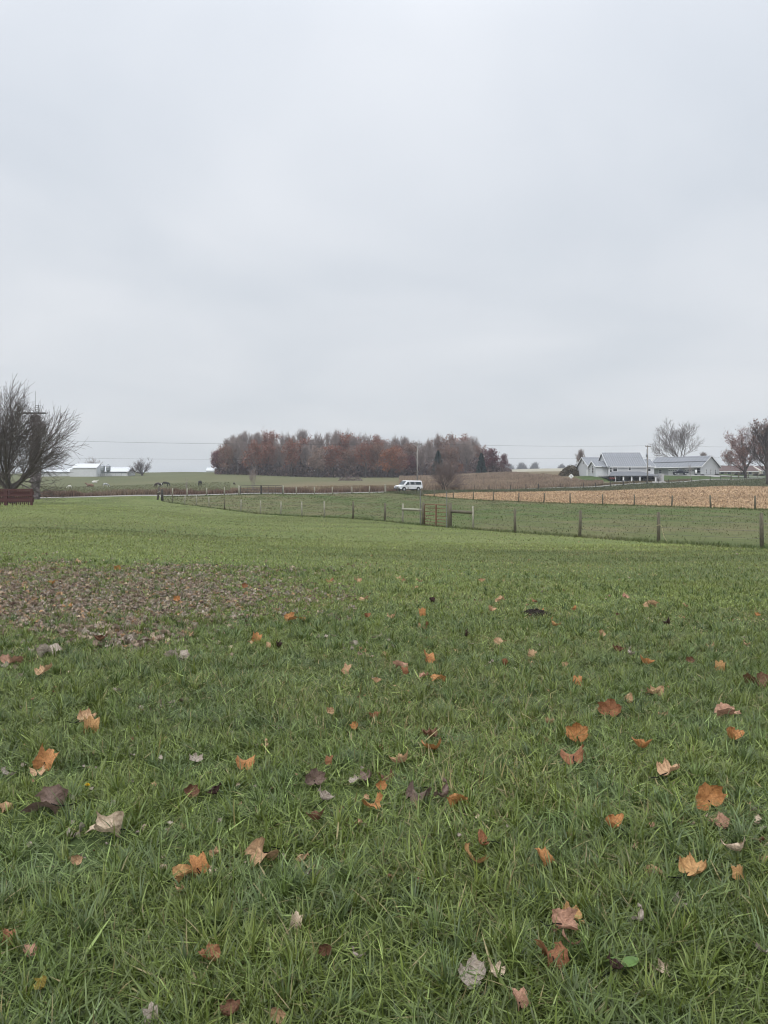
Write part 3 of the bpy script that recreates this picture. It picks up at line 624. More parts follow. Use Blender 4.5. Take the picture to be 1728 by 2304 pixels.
for i in range(3000):
    z = r.uniform(0, tz(934)); t = z / tz(934)
    w = .68 if t < .72 else .8
    if .74 < t < .93: w = 1.25 if r.random() < .5 else .9
    if t > .93: w = .6
    w *= .45 + .55 * r.random() * (1 if .2 < t else .6)
    a = r.uniform(0, 6.28); c = Vector((math.cos(a) * w + (.25 if .78 < t < .9 else 0), math.sin(a) * w * .7, z)); d = Vector((r.gauss(0, 1), r.gauss(0, 1), r.gauss(0, 1.6))).normalized(); s = r.uniform(.10, .30)
    b = perp_dir(d, 1.4, r.uniform(0, 6)); vb.add([c - d * s, c + b * s * .35, c + d * s, c - b * s * .3], [(0, 1, 2, 3)])
vb.build('vine', mat('dry vine', (.225, .195, .198), .95, .3, 2), e)

# woodlot beyond the road
def wood_variant(kind, seed):
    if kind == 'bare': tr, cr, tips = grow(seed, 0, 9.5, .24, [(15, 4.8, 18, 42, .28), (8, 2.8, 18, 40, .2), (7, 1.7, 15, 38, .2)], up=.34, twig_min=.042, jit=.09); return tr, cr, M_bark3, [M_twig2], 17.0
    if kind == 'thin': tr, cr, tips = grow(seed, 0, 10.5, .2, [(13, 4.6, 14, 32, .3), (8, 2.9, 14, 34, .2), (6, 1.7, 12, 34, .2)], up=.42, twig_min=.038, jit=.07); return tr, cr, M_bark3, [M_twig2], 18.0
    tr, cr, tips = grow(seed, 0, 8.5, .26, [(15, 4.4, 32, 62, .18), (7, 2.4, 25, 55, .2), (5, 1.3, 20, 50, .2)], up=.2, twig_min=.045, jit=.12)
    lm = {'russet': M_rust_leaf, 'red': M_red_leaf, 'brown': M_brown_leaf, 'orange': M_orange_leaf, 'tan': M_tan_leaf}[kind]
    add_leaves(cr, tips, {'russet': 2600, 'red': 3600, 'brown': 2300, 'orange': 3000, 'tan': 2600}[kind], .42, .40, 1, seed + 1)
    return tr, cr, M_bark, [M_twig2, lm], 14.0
protos = {}
for kind, seeds in (('bare', (1, 2, 3)), ('thin', (11, 12)), ('russet', (21, 22)), ('red', (31,)), ('brown', (41, 42)), ('orange', (51,)), ('tan', (61,))):
    for s in seeds:
        tr, cr, mt, mc, hgt = wood_variant(kind, s)
        hgt = float(np.percentile([v[2] for v in cr.v], 98.5)); protos.setdefault(kind, []).append([tr, cr, mt, mc, hgt, None])
def put_tree(kind, px, Y, htpx, label, group, name='woodlot_tree', wide=1.0, cat='tree'):
    v = protos[kind][rnd.randrange(len(protos[kind]))]; loc = pt(px, Y, -.1); s = htpx * Y / FPX / v[4]; rz = rnd.uniform(0, 6.28)
    if v[5] is None: v[5] = tree_obj(name, loc, v[0], v[1], v[2], v[3], label, group, rz); o = v[5]
    else: o = copy_tree(v[5]); o.location = loc; o.rotation_euler.z = rz; tag(o, label, cat, group)
    o.scale = (s * wide, s * wide, s); return o
G_W = 'trees of the woodlot beyond the road'
front = [  # px, top py, kind, label, width
 (494, 1018, 'red', "low dark red tree at the woodlot's open end", 1.0), (512, 992, 'brown', "brown-tinged tree second from the woodlot's open end", 1.1),
 (535, 985, 'bare', "bare grey tree with pale limbs above the young roadside tree", 1.2), (548, 1040, 'red', 'reddish undergrowth tree beside the pale-limbed bare tree', 1.0), (572, 985, 'russet', 'dull russet tree behind the young roadside tree', 1.1),
 (604, 990, 'russet', 'russet oak between bare crowns above the pasture gate', 1.1), (630, 1000, 'bare', 'wide bare tree with long drooping limbs above the pasture gate', 1.5), (655, 984, 'russet', 'russet oak with the reddest top in the woodlot', 1.0),
 (690, 1000, 'bare', 'bare grey tree between the red-topped oak and the tan tree', 1.2), (716, 1000, 'tan', 'tan-leaved tree, palest crown of the woodlot', 1.15), (752, 995, 'russet', 'broad russet oak right of the pale tan tree', 1.4),
 (790, 1000, 'brown', 'brown-leaved oak right of the broad russet oak', 1.2), (822, 988, 'russet', 'tall russet oak above the white fence posts', 1.1), (850, 990, 'brown', 'brown oak beside the orange oak', 1.0),
 (882, 1000, 'orange', 'bright orange-brown oak left of the utility pole', 1.25), (905, 1012, 'russet', 'dark russet oak just left of the utility pole', 1.1), (925, 1030, 'red', 'dark red low tree directly behind the white van', 1.1),
 (948, 1010, 'bare', 'bare grey tree just right of the utility pole', 1.2), (1020, 1000, 'brown', 'brown oak above the round bare bush', 1.1), (1036, 1035, 'orange', 'small orange-brown tree right of the round bare bush', .9),
 (1050, 990, 'bare', 'bare grey tree left of the dark spruce', 1.3), (1110, 1012, 'red', 'wine-red tree next to the dark spruce', 1.25), (1134, 1020, 'red', "wine-red tree at the woodlot's far end by the pale field", .85)]
for px, top, kind, lab, wd in front:
    Y = rnd.uniform(326, 336) if px > 480 else 340; base = HOR + (EYE - pt(px, Y).z) / Y * FPX; put_tree(kind, px, Y, base - top - (9 if kind in ('russet', 'brown', 'orange', 'tan') else rnd.uniform(-4, 4)), lab, G_W, wide=wd * (.9 if kind in ('russet', 'brown') else 1))
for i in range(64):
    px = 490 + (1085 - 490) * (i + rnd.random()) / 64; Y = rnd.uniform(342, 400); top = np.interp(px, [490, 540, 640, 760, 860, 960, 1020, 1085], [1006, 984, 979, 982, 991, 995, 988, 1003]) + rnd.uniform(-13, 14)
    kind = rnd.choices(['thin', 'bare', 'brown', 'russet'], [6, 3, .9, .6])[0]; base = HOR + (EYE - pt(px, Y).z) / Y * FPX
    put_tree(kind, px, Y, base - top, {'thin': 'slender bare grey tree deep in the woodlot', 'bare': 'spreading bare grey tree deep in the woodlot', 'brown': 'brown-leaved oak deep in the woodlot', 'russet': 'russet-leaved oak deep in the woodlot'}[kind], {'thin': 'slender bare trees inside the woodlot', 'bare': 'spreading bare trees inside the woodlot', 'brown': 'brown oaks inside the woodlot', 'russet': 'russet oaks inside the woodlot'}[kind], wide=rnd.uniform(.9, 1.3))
# undergrowth mass closing the wood's foot
ub = MB(); r = random.Random(9)
for i in range(46000):
    px = r.uniform(484, 1150); Y = r.uniform(330, 395); c = pt(px, Y, r.random() ** 1.25 * (4.5 + 6.5 * (Y - 328) / 67) * (.12 + .88 * min(1, max(0, (px - 484) / 45), max(0, (1150 - px) / 75)))); a = Vector((r.gauss(0, 1), r.gauss(0, 1), r.gauss(.4, 1.2))).normalized(); b = perp_dir(a, 1.4, r.uniform(0, 6)); s = r.uniform(.3, .85)
    ub.add([c - a * s, c + b * s * .4, c + a * s, c - b * s * .4], [(0, 1, 2, 3)], r.randrange(2))
tag(ub.build('undergrowth', [mat('dusky undergrowth', (.110, .085, .085), .95, .35, .6), mat('brown undergrowth', (.150, .100, .083), .95, .35, .6)]), 'dusky brown undergrowth filling the foot of the woodlot', 'undergrowth', kind='stuff')
# evergreens
def conifer(px, Y, htpx, label, wide, name='spruce'):
    loc = pt(px, Y, -.1); h = htpx * Y / FPX; e = empty(name, loc); tag(e, label, 'tree')
    MB().tube([(0, 0, -.2), (0, 0, h * .5), (0, 0, h * .97)], [.28, .16, .03], 7).build('trunk', M_bark, e, smooth=True)
    cb = MB(); r = random.Random(int(px))
    for i in range(3200):
        t = r.random() ** .8; z = h * (.05 + .95 * t); rad = wide * h * (1 - t) ** .8 * (.55 + .45 * math.sqrt(r.random())) * (.8 + .25 * math.sin(z * 3.1 + 5 * r.random())); a = r.uniform(0, 6.28)
        c = Vector((math.cos(a) * rad, math.sin(a) * rad, z - rad * .25)); d = Vector((math.cos(a), math.sin(a), r.uniform(-.5, .1))).normalized(); b = perp_dir(d, 1.5, r.uniform(0, 6)); s = r.uniform(.25, .6)
        cb.add([c - d * s, c + b * s * .35, c + d * s, c - b * s * .35], [(0, 1, 2, 3)])
    cb.build('crown', M_ever, e)
conifer(1083, 322, 49, "dark green spruce at the woodlot's right end", .30); conifer(986, 324, 60, 'dark evergreen behind the round bare bush', .33, 'cedar'); conifer(672, 346, 72, 'dark evergreen standing inside the woodlot left of the tan tree', .26, 'cedar'); conifer(815, 345, 60, 'dark evergreen under the tall russet oak', .26, 'cedar')

# round bare bush by the road
tr, cr, tips = grow(77, 0, .6, .22, [(15, 4.2, 10, 80, .2), (8, 2.3, 14, 38, .15), (6, 1.3, 14, 38, .15), (3, .7, 12, 30, .3)], up=.07, twig_min=.016, jit=.06)
for m_ in (tr, cr): pass
loc = pt(1000, 163); s_ = 68 * 163 / FPX / float(np.percentile([v[2] for v in cr.v], 99.3))
tree_obj('bare_bush', loc, tr, cr, M_bark, mat('reddish twigs', (.15, .112, .098), .95, .2, 2), 'rounded many-stemmed bare bush beside the road right of the van', scale=s_, cat='bush')
# young trees on the roadside, left
tr, cr, tips = grow(78, 0, 1.0, .10, [(5, 4.0, 6, 24, .2), (7, 1.5, 15, 38, .3), (5, .8, 15, 40, .2)], up=.35, twig_min=.018, jit=.07)
tree_obj('young_tree', pt(568, 134.5), tr, cr, M_bark2, M_twig2, 'slim many-stemmed young bare tree behind the pasture gate', scale=60 * 134 / FPX / float(np.percentile([v[2] for v in cr.v], 99.3)))
tr, cr, tips = grow(79, 0, 2.2, .06, [(6, 1.0, 20, 45, .35), (4, .5, 15, 40, .2)], up=.3, twig_min=.014, jit=.07)
tree_obj('sapling', pt(419, 125), tr, cr, M_bark2, M_twig2, 'thin bare sapling between the two groups of horses', scale=38 * 125 / FPX / float(np.percentile([v[2] for v in cr.v], 99.3)))
# pasture trees at the far left
tr, cr, tips = grow(80, 0, 1.6, .5, [(13, 5.0, 25, 74, .3), (8, 2.6, 20, 45, .2), (7, 1.5, 18, 42, .2)], up=.1, twig_min=.038, jit=.09)
s_ = 39 * 360 / FPX / float(np.percentile([v[2] for v in cr.v], 99.3))
tree_obj('pasture_tree', pt(320, 360), tr, cr, M_bark, mat('purple grey twigs', (.105, .078, .074), .95, .2, 1), 'round-headed bare tree alone on the pasture right of the barns', scale=s_)
o = tree_obj('pasture_tree', pt(207, 400), tr, cr, M_bark, M_twig2, 'bare tree whose crown shows above the white barn roof', scale=s_ * .95); o.rotation_euler.z = 2; o.scale.z *= 1.05
# trees about the farmyard
tr, cr, tips = grow(91, 0, 4.0, .60, [(5, 11.5, 24, 66, .5), (10, 5.0, 24, 56, .22), (8, 2.6, 20, 48, .2), (6, 1.4, 18, 42, .2)], up=.20, twig_min=.03, jit=.12)
tree_obj('yard_tree', pt(1533, 300), tr, cr, M_bark3, mat('mid grey twigs', (.17, .148, .14), .95, .2, 1), 'big spreading bare tree behind the workshop roof', scale=118 * 300 / FPX / float(np.percentile([v[2] for v in cr.v], 99.3)), rz=.6)
tr, cr, tips = grow(92, 0, 9.0, .40, [(24, 6.4, 32, 76, .14), (8, 2.6, 22, 48, .2), (6, 1.4, 20, 45, .2)], up=.16, twig_min=.026, jit=.09)
add_leaves(cr, tips, 6500, .27, .34, 1, 5)
tree_obj('russet_tree', pt(1678, 252), tr, cr, M_bark, [mat('ruddy twigs', (.13, .085, .078), .95, .2, 1), mat('sparse russet leaves', (.24, .115, .085), .8, .3, 1)], 'ruddy tree with sparse leaves in front of the brown-roofed ranch house', scale=112 * 252 / FPX / float(np.percentile([v[2] for v in cr.v], 99.3)))
tr, cr, tips = grow(93, 0, 8.0, .50, [(11, 8.0, 30, 66, .28), (8, 4.0, 22, 50, .2), (7, 2.0, 20, 45, .2), (4, 1.0, 20, 45, .3)], up=.16, twig_min=.024, jit=.13, lean=Vector((-.16, 0, 1)))
tree_obj('dark_tree', pt(1729, 205), tr, cr, M_bark, M_twig, 'tall dark-limbed bare tree leaning at the roadside right of the ranch house', scale=140 * 205 / FPX / float(np.percentile([v[2] for v in cr.v], 99.3)))
put_tree('brown', 1722, 300, 120, 'leafy russet brown tree behind the leaning dark tree', None, 'russet_tree')
put_tree('bare', 1640, 330, 52, 'small bare tree rising behind the ranch house roof', None, 'yard_tree', 1.2)
put_tree('bare', 1305, 262, 58, 'pinkish bare tree behind the gabled garage wing', None, 'yard_tree', 1.1)
put_tree('bare', 1585, 322, 46, 'small bare tree behind the ridge of the workshop', None, 'yard_tree', 1.4)
tr, cr, tips = grow(94, 0, 2.6, .05, [(6, 1.3, 15, 35, .4), (4, .6, 15, 40, .2)], up=.35, twig_min=.016, jit=.07)
tree_obj('sapling', pt(1553, 228), tr, cr, M_bark2, M_twig2, 'thin bare sapling on the bank before the workshop', scale=38 * 228 / FPX / float(np.percentile([v[2] for v in cr.v], 99.3)))
# brushy mound left of the house
ub = MB(); r = random.Random(10)
for i in range(2600):
    a, q = r.uniform(0, 6.28), math.sqrt(r.random()); c = pt(1285, 246) + Vector((math.cos(a) * q * 4.2, math.sin(a) * q * 4, (1 - q * q) * 3.6 * r.random() ** .5)); d = Vector((r.gauss(0, 1), r.gauss(0, 1), r.gauss(.5, 1))).normalized(); b = perp_dir(d, 1.4, r.uniform(0, 6)); s = r.uniform(.15, .5)
    ub.add([c - d * s, c + b * s * .3, c + d * s, c - b * s * .3], [(0, 1, 2, 3)])
tag(ub.build('brush_thicket', mat('olive brush', (.105, .085, .055), .95, .35, .8)), 'dark olive brush thicket left of the gabled garage wing', 'thicket')
ub = MB(); r = random.Random(12)
for i in range(620):
    a, q = r.uniform(0, 6.28), math.sqrt(r.random()); big = r.random() < .65; c = pt(780 if big else 803, 268) + Vector((math.cos(a) * q * (3.0 if big else 2.0), math.sin(a) * q * 1.4, (1 - q ** 4) * (1.5 if big else 1.2) * r.random())); d = Vector((r.gauss(0, 1), r.gauss(0, 1), r.gauss(.5, 1))).normalized(); b = perp_dir(d, 1.4, r.uniform(0, 6)); s = r.uniform(.12, .4)
    ub.add([c - d * s, c + b * s * .3, c + d * s, c - b * s * .3], [(0, 1, 2, 3)])
tag(ub.build('bramble_bush', mat('plum brush', (.15, .11, .108), .95, .3, .8)), 'low plum-coloured bramble before the woodlot', 'bush')
# far hazy trees on the skyline
ft = MB(); r = random.Random(14)
def far_clump(px0, px1, Y, hpx, n):
    for i in range(n):
        px = r.uniform(px0, px1); h = hpx * Y / FPX * r.uniform(.55, 1.05) * (.7 + .3 * math.sin(px * .21)); b0 = pt(px, Y + r.uniform(-20, 60), -.5)
        ft.tube([b0, b0 + Vector((0, 0, h * .6)), b0 + Vector((r.uniform(-1, 1), 0, h * .9))], [.35, .25, .08], 3, cap=False)
        for _ in range(26):
            t = r.uniform(.25, .85); q = b0 + Vector((0, 0, h * t)); d = Vector((r.gauss(0, .55), r.gauss(0, .4), 1)).normalized(); L = h * (1.02 - t) * r.uniform(.5, 1); ft.tube([q, q + d * L], [.16, .07], 3, cap=False)
far_clump(1140, 1210, 1100, 27, 150); far_clump(1205, 1250, 1300, 17, 90); far_clump(1243, 1310, 1100, 22, 110); far_clump(1600, 1760, 1100, 20, 60)
tag(ft.build('distant_treeline', mat('distant trunks', (.115, .105, .105), .95, .2, .3)), 'far-off hazy grey treeline on the skyline between the woodlot and the house', 'treeline', kind='stuff')

# ------------------------------------------------------------------ fences
def post(mb, p, h, r, lean=(0, 0), n=7):
    top = p + Vector((lean[0], lean[1], h)); mid = p.lerp(top, .55) + Vector((lean[0] * .25, 0, 0)); mb.tube([p - Vector((0, 0, .25)), mid, top], [r * 1.08, r, r * .9], n); return mb
def strands(e, pts, heights, rad, m):
    for h in heights:
        mb = MB(); L = []
        for a, b in zip(pts[:-1], pts[1:]):
            for t in (0, .5):
                L.append(a.lerp(b, t) + Vector((0, 0, h - (.015 if t else 0))))
        L.append(pts[-1] + Vector((0, 0, h))); mb.tube(L, rad, 4); mb.build('wire', m, e)
d1 = Vector((-.583, 1, 0)); o1 = Vector((13.46, 27.3, 0))
def f1pt(Y): x = 13.46 - .583 * (Y - 27.3); return Vector((x, Y, float(H(x, Y))))
def f1px(px): u = uof(px); return 29.4 / (u + .583)
e = empty('paddock_fence', f1pt(46)); b0 = e.location.copy(); tag(e, 'near paddock fence of weathered round posts and thin wire along the lawn', 'fence')
fp = []
for i, (px, pale, h) in enumerate(((2010, 0, 1.25), (1845, 0, 1.25), (1716, 0, 1.27), (1483, 0, 1.24), (1305, 0, 1.22), (1160, 0, 1.2), (1066, 1, 1.28), (906, 1, 1.25), (866, 0, 1.22), (795, 0, 1.22), (731, 1, 1.24), (680, 1, 1.2), (632, 1, 1.2), (587, 1, 1.22), (542, 1, 1.2), (505, 0, 1.2), (471, 1, 1.2), (442, 1, 1.2), (416, 1, 1.15), (389, 0, 1.25))):
    p = f1pt(f1px(px)); fp.append(p); big = i < 6 or i in (8, 9)
    post(MB(), p - b0, h, .069 if big else .058, (rnd.uniform(-.03, .06), 0)).build('post', M_wood if not pale else M_palewood, e, smooth=True)
pe = f1pt(101.5); fp.append(pe)
ps = sorted(fp, key=lambda q: q.y); gl_, gr_ = f1pt(f1px(953)), f1pt(f1px(1013))
strands(e, [q - b0 for q in ps if q.y < 45.0], (.35, .62, .9, 1.12), .006, M_wire)
strands(e, [q - b0 for q in ps if q.y > 48.0], (.35, .62, .9, 1.12), .006, M_wire)
# end posts at the corner by the road
e = empty('corner_post', pt(365, 101.5)); tag(e, 'thick dark corner post at the far end of the near paddock fence', 'post'); post(MB(), Vector(), 1.55, .17).build('shaft', M_darkwood, e, smooth=True); MB().tube([(-.17, -.05, 0.0), (.12, -.1, .05)], .05, 5).build('pale_foot', M_palewood, e)
e = empty('leaning_post', pt(354, 104)); tag(e, 'ragged leaning brown post with pale patches beside the dark corner post', 'post'); post(MB(), Vector(), 1.7, .13, (.22, 0)).build('shaft', M_bark, e, smooth=True); MB().tube([(.05, -.14, .98), (.45, -.16, 1.12)], .06, 5).build('cross_piece', M_palewood, e)
# gate with its braces
e = empty('pipe_gate', gl_); tag(e, 'rusty six-bar pipe gate closing the near paddock fence', 'gate'); gv = gr_ - gl_; L = math.hypot(gv.x, gv.y); e.rotation_euler.z = math.atan2(gv.y, gv.x)
g0, g1, zt = .16, L - .13, 1.28
dz = (gr_.z - gl_.z) / L
def gz(x, z): return (x, 0, z + dz * x)
MB().tube([gz(g0, .06), gz(g0, zt - .12), gz(g0 + .05, zt - .03), gz(g0 + .14, zt), gz(g1 - .14, zt), gz(g1 - .05, zt - .03), gz(g1, zt - .12), gz(g1, .06)], .028, 7).build('frame', M_rust, e, smooth=True)
for h in (.07, .24, .42, .62, .84, 1.06): MB().tube([gz(g0, h), gz(g1, h)], .021, 6).build('rail', M_rust, e, smooth=True)
MB().box((L / 2 - .045, -.035, .05 + dz * L / 2), (L / 2 + .045, .03, zt + dz * L / 2 - .02)).build('upright', M_rust, e)
e = empty('gate_braces', gl_); b0 = gl_; tag(e, 'weathered gate posts and round brace rails on both sides of the pipe gate', 'gate posts')
for q, h, r_, m in ((gl_, 1.38, .105, M_wood), (gr_, 1.42, .115, M_wood)): post(MB(), q - b0, h, r_, (.01, 0), 9).build('post', m, e, smooth=True)
for q, h in ((gl_, 2.15), (gr_, 2.1)): post(MB(), q - b0 + Vector((-.17, .06, 0)), h, .032, (0, 0), 6).build('pole', M_galv, e)
q1, q2 = f1pt(f1px(906)), f1pt(f1px(1066))
MB().tube([q1 - b0 + Vector((.0, 0, .88)), gl_ - b0 + Vector((-.08, 0, .92))], .075, 8).build('brace_rail', M_palewood, e, smooth=True)
MB().tube([gr_ - b0 + Vector((.08, 0, .92)), q2 - b0 + Vector((0, 0, .93))], .085, 8).build('brace_rail', M_wood, e, smooth=True)
# twine on a post
q = f1pt(f1px(1483)); MB().tube([q + Vector((-.10, -.07, .70)), q + Vector((0, -.1, .72)), q + Vector((.1, -.06, .70)), q + Vector((.14, -.05, .5)), q + Vector((.2, -.08, .22)), q + Vector((.32, -.1, .02))], .012, 5).build('twine', M_twine)
tag(bpy.data.objects['twine'], 'yellowish twine knotted round a fence post with its loose end hanging', 'twine')
# far white posts along the road
def roadpt(px, dY=-4.0): Y = float(Rd(uof(px))) - 2.3 + dY; return pt(px, Y)
e = empty('roadside_fence', roadpt(620)); b0 = e.location.copy(); tag(e, 'far paddock fence of pale posts beside the road', 'fence'); W_ = []
for i, px in enumerate((388, 421, 465, 505, 538, 637.5, 667, 708, 748, 792, 831)):
    p = roadpt(px); W_.append(p); post(MB(), p - b0, 1.3 if i not in (4, 5) else 1.5, .10 if i not in (4, 5) else .14, (rnd.uniform(-.05, .05), 0)).build('post', M_palewood, e, smooth=True)
p = roadpt(867); W_.append(p); MB().box(p - b0 + Vector((-.16, -.12, -.1)), p - b0 + Vector((.16, .12, 1.6))).build('post', M_palewood, e, bevel=.02)
strands(e, [q - b0 for q in W_[:5]], (.4, .8, 1.15), .005, M_wire); strands(e, [q - b0 for q in W_[5:]], (.4, .8, 1.15), .005, M_wire)
for i, (pa, pb) in enumerate(((541, 587), (588.5, 635))):
    a, b = roadpt(pa), roadpt(pb); v = b - a; L = math.hypot(v.x, v.y); e = empty('pasture_gate', a, math.atan2(v.y, v.x)); e.rotation_euler.y = -math.atan2(v.z, L)
    tag(e, ('wide dark pipe gate before the young tree, the one hung on the pale post' if i == 0 else 'wide dark pipe gate right of the young tree, twin of the other'), 'gate', 'pair of wide gates beside the road')
    MB().tube([(.03, 0, .1), (.03, 0, 1.38), (.12, 0, 1.45), (L - .12, 0, 1.45), (L - .03, 0, 1.38), (L - .03, 0, .1), (.03, 0, .1)], .045, 6).build('frame', M_dkgalv, e)
    for h in (.35, .6, .85, 1.12): MB().tube([(.03, 0, h), (L - .03, 0, h)], .026, 5).build('rail', M_dkgalv, e)
    for t in (.33, .66): MB().tube([(L * t, 0, .1), (L * t, 0, 1.45)], .03, 5).build('brace', M_dkgalv, e)
p = roadpt(587.5); e = empty('gate_post', p); tag(e, 'dark post standing where the two wide pasture gates meet', 'post'); post(MB(), Vector(), 1.5, .11).build('shaft', M_darkwood, e)
# fence along the field
e = empty('field_fence', pt(1283, 95)); b0 = e.location.copy(); tag(e, 'crooked dark post fence along the near edge of the harvested field', 'fence'); W_ = []
for px, ln in ((1830, .05), (1699, .0), (1600, -.1), (1510, .14), (1427, .02), (1356, .0), (1283, -.02), (1223, .14), (1166, .1), (1110, 0), (1065, 0), (1020, .02), (977, 0), (948, .0), (917, .1), (895, .0)):
    u = uof(px); Y = min(70.8 / (u + .5), float(RN(u)) - 4); p = pt(px, Y); W_.append(p); post(MB(), p - b0, rnd.uniform(1.2, 1.38), .085, (ln, 0)).build('post', M_wood, e, smooth=True)
strands(e, [q - b0 for q in W_], (.35, .7, 1.1), .005, M_wire)
# fence along the road past the field
e = empty('verge_fence', pt(1313, 180)); b0 = e.location.copy(); tag(e, 'thin dark fence along the road between the field and the houses', 'fence'); W_ = []
for px in (1068, 1100, 1148, 1183, 1211, 1262, 1313, 1340, 1373, 1402, 1426, 1454, 1481, 1504, 1528, 1556, 1575, 1598, 1621):
    p = roadpt(px, -3.2); W_.append(p); post(MB(), p - b0, rnd.uniform(1.25, 1.45), .08 if px not in (1211, 1402) else .14, (rnd.uniform(-.04, .04), 0)).build('post', M_darkwood if px % 3 else M_wood, e)
a, b = roadpt(1645, -3.6), roadpt(1621, -3.2); W_.append(a); post(MB(), a - b0, 1.4, .2).build('post', M_wood, e)
MB().tube([b - b0 + Vector((0, 0, 1.2)), a - b0 + Vector((0, 0, 1.05))], .1, 6).build('brace_rail', M_wood, e)
strands(e, [q - b0 for q in W_], (.5, .9, 1.2), .006, M_wire)
e = empty('drive_fence', roadpt(1690, 6)); b0 = e.location.copy(); tag(e, 'short row of dark posts where the drive meets the road', 'fence')
for px, dY, h, r_ in ((1662, 6, 1.9, .2), (1684, 5, 1.5, .11), (1705, 6, 1.4, .1), (1680, -16, 1.5, .09)): post(MB(), roadpt(px, dY) - b0, h, r_).build('post', M_wood, e)
# red fence at the left
p0 = pt(73, 59); e = empty('board_fence', p0); tag(e, 'red brown board fence with close pickets under the big bare tree', 'fence')
for x in (-.09, -2.0, -3.9): MB().box((x - .12 if x < -.1 else x - .06, -.09, -.1), (x + .09, .09, 1.27)).build('post', M_redwood, e, bevel=.008)
for z, h in ((1.13, .14), (.70, .13), (.30, .22)): MB().box((-4.2, -.125, z), (.0, -.092, z + h)).build('rail', M_redwood, e)
for i in range(26):
    x = -.2 - i * .155
    if abs(x + 2.0) > .2: MB().box((x - .04, .10, -.02 if i % 2 else .12), (x + .035, .125, 1.2)).build('picket', M_redwood, e)
pb = MB().box((-4.2, .55, .25), (-.15, .585, .60)).box((-4.2, .55, .80), (-.15, .585, 1.08)); pb.build('back_board', M_redwood, e)

# ------------------------------------------------------------------ poles and power lines
def upole(px, Y, top, label, transformer=False):
    p = pt(px, Y); e = empty('utility_pole', p, .55); h = zof(top, Y) - p.z; tag(e, label, 'utility pole', 'utility poles along the road')
    MB().tube([(0, 0, -.3), (0, 0, h * .5), (0, 0, h)], [.19, .16, .13], 9).build('shaft', M_pole, e, smooth=True)
    MB().box((-1.05, -.2, h - .42), (1.25, -.13, h - .2)).build('crossarm', M_pole, e)
    for x in (-.95, .35, 1.15): MB().tube([(x, -.16, h - .2), (x, -.16, h - .02)], .05, 6).build('insulator', M_dark, e)
    if transformer:
        MB().tube([(-.38, 0, h * .70), (-.38, 0, h * .79)], .2, 10).build('transformer', M_bin, e, smooth=True); MB().tube([(-.3, .1, h * .60), (-.3, .1, h * .9)], .03, 5).build('conduit', M_dark, e)
    return p + Vector((0, 0, h - .1))
t1 = upole(939, 176, 997, 'pale utility pole standing behind the white van'); t2 = upole(1457, 207, 1002, 'grey utility pole with transformer in front of the house porch', True)
def wire(a, b, sag, lab, r_=.022):
    L = []
    for i in range(17): t = i / 16; L.append(a.lerp(b, t) - Vector((0, 0, sag * 4 * t * (1 - t))))
    tag(MB().tube(L, r_, 4).build('power_line', M_dark), lab, 'power line', 'wires strung between the utility poles')
left = Vector((-95, 118, zof(972, 118) + .3)); right = Vector((170, 262, zof(1000, 262)))
dn = Vector((0, 0, -3.1))
for a, b, sag, la, lb in ((left, t1, .9, 'upper power line running from the bare tree to the van pole', 'lower power line running from the bare tree to the van pole'), (t1, t2, .35, 'upper power line spanning from the van pole to the porch pole', 'lower power line spanning from the van pole to the porch pole'), (t2, right, .6, 'upper power line running from the porch pole past the yard trees', 'lower power line running from the porch pole past the yard trees')):
    wire(a, b, sag, la); wire(a + dn, b + dn, sag, lb, .016)
# diamond sign
p = pt(1285, 199); e = empty('road_sign', p, -.2); tag(e, 'pale diamond road sign with a dark winding mark in the weeds', 'sign'); MB().tube([(0, .03, -.2), (0, .03, 2.2)], .035, 6).build('sign_post', M_galv, e)
zc = zof(1071.5, 199) - p.z; s = .66
f = MB().add([(0, -.02, zc - s), (s, -.02, zc), (0, -.02, zc + s), (-s, -.02, zc), (0, .0, zc - s), (s, .0, zc), (0, .0, zc + s), (-s, .0, zc)], [(0, 1, 2, 3), (7, 6, 5, 4), (0, 4, 5, 1), (1, 5, 6, 2), (2, 6, 7, 3), (3, 7, 4, 0)]).build('board', M_sign, e)
MB().tube([(-.02, -.035, zc - .3), (.07, -.035, zc - .12), (-.07, -.035, zc + .08), (.02, -.035, zc + .22), (0, -.035, zc + .36)], .045, 5).build('mark', M_ink, e)

# ------------------------------------------------------------------ buildings
def wbox(e, x, z, w, h, y, axis='x', glass=M_glass, bars=True, arch=False, sgn=-1):
    """window on a wall: axis 'x' wall faces -y at y; axis 'y' wall faces sgn*x at x=y, position runs along y"""
    def tr_(a, d, z_): return (a, y - d, z_) if axis == 'x' else (y + sgn * d, a, z_)
    def bx(a0, a1, d0, d1, z0, z1):
        mb = MB(); V = [tr_(a, d, zz) for zz in (z0, z1) for a, d in ((a0, d0), (a1, d0), (a1, d1), (a0, d1))]; return mb.hexa(V)
    w *= 1.1; h *= 1.06
    pn = bx(x - w / 2, x + w / 2, .004, .05, z, z + h).build('window', glass, e)
    t = .14
    fr = MB()
    for a0, a1, z0, z1 in ((x - w / 2 - t, x - w / 2, z - t, z + h + t), (x + w / 2, x + w / 2 + t, z - t, z + h + t), (x - w / 2, x + w / 2, z - t, z), (x - w / 2, x + w / 2, z + h, z + h + t)): m2 = bx(a0, a1, .004, .08, z0, z1); fr.v, fr.f, fr.mi, _ = *((fr.add(m2.v, m2.f)).v, fr.f, fr.mi), 0
    if bars: m2 = bx(x - w / 2, x + w / 2, .051, .07, z + h * .48, z + h * .54); fr.add(m2.v, m2.f)
    fr.build('frame', M_white, pn); return pn
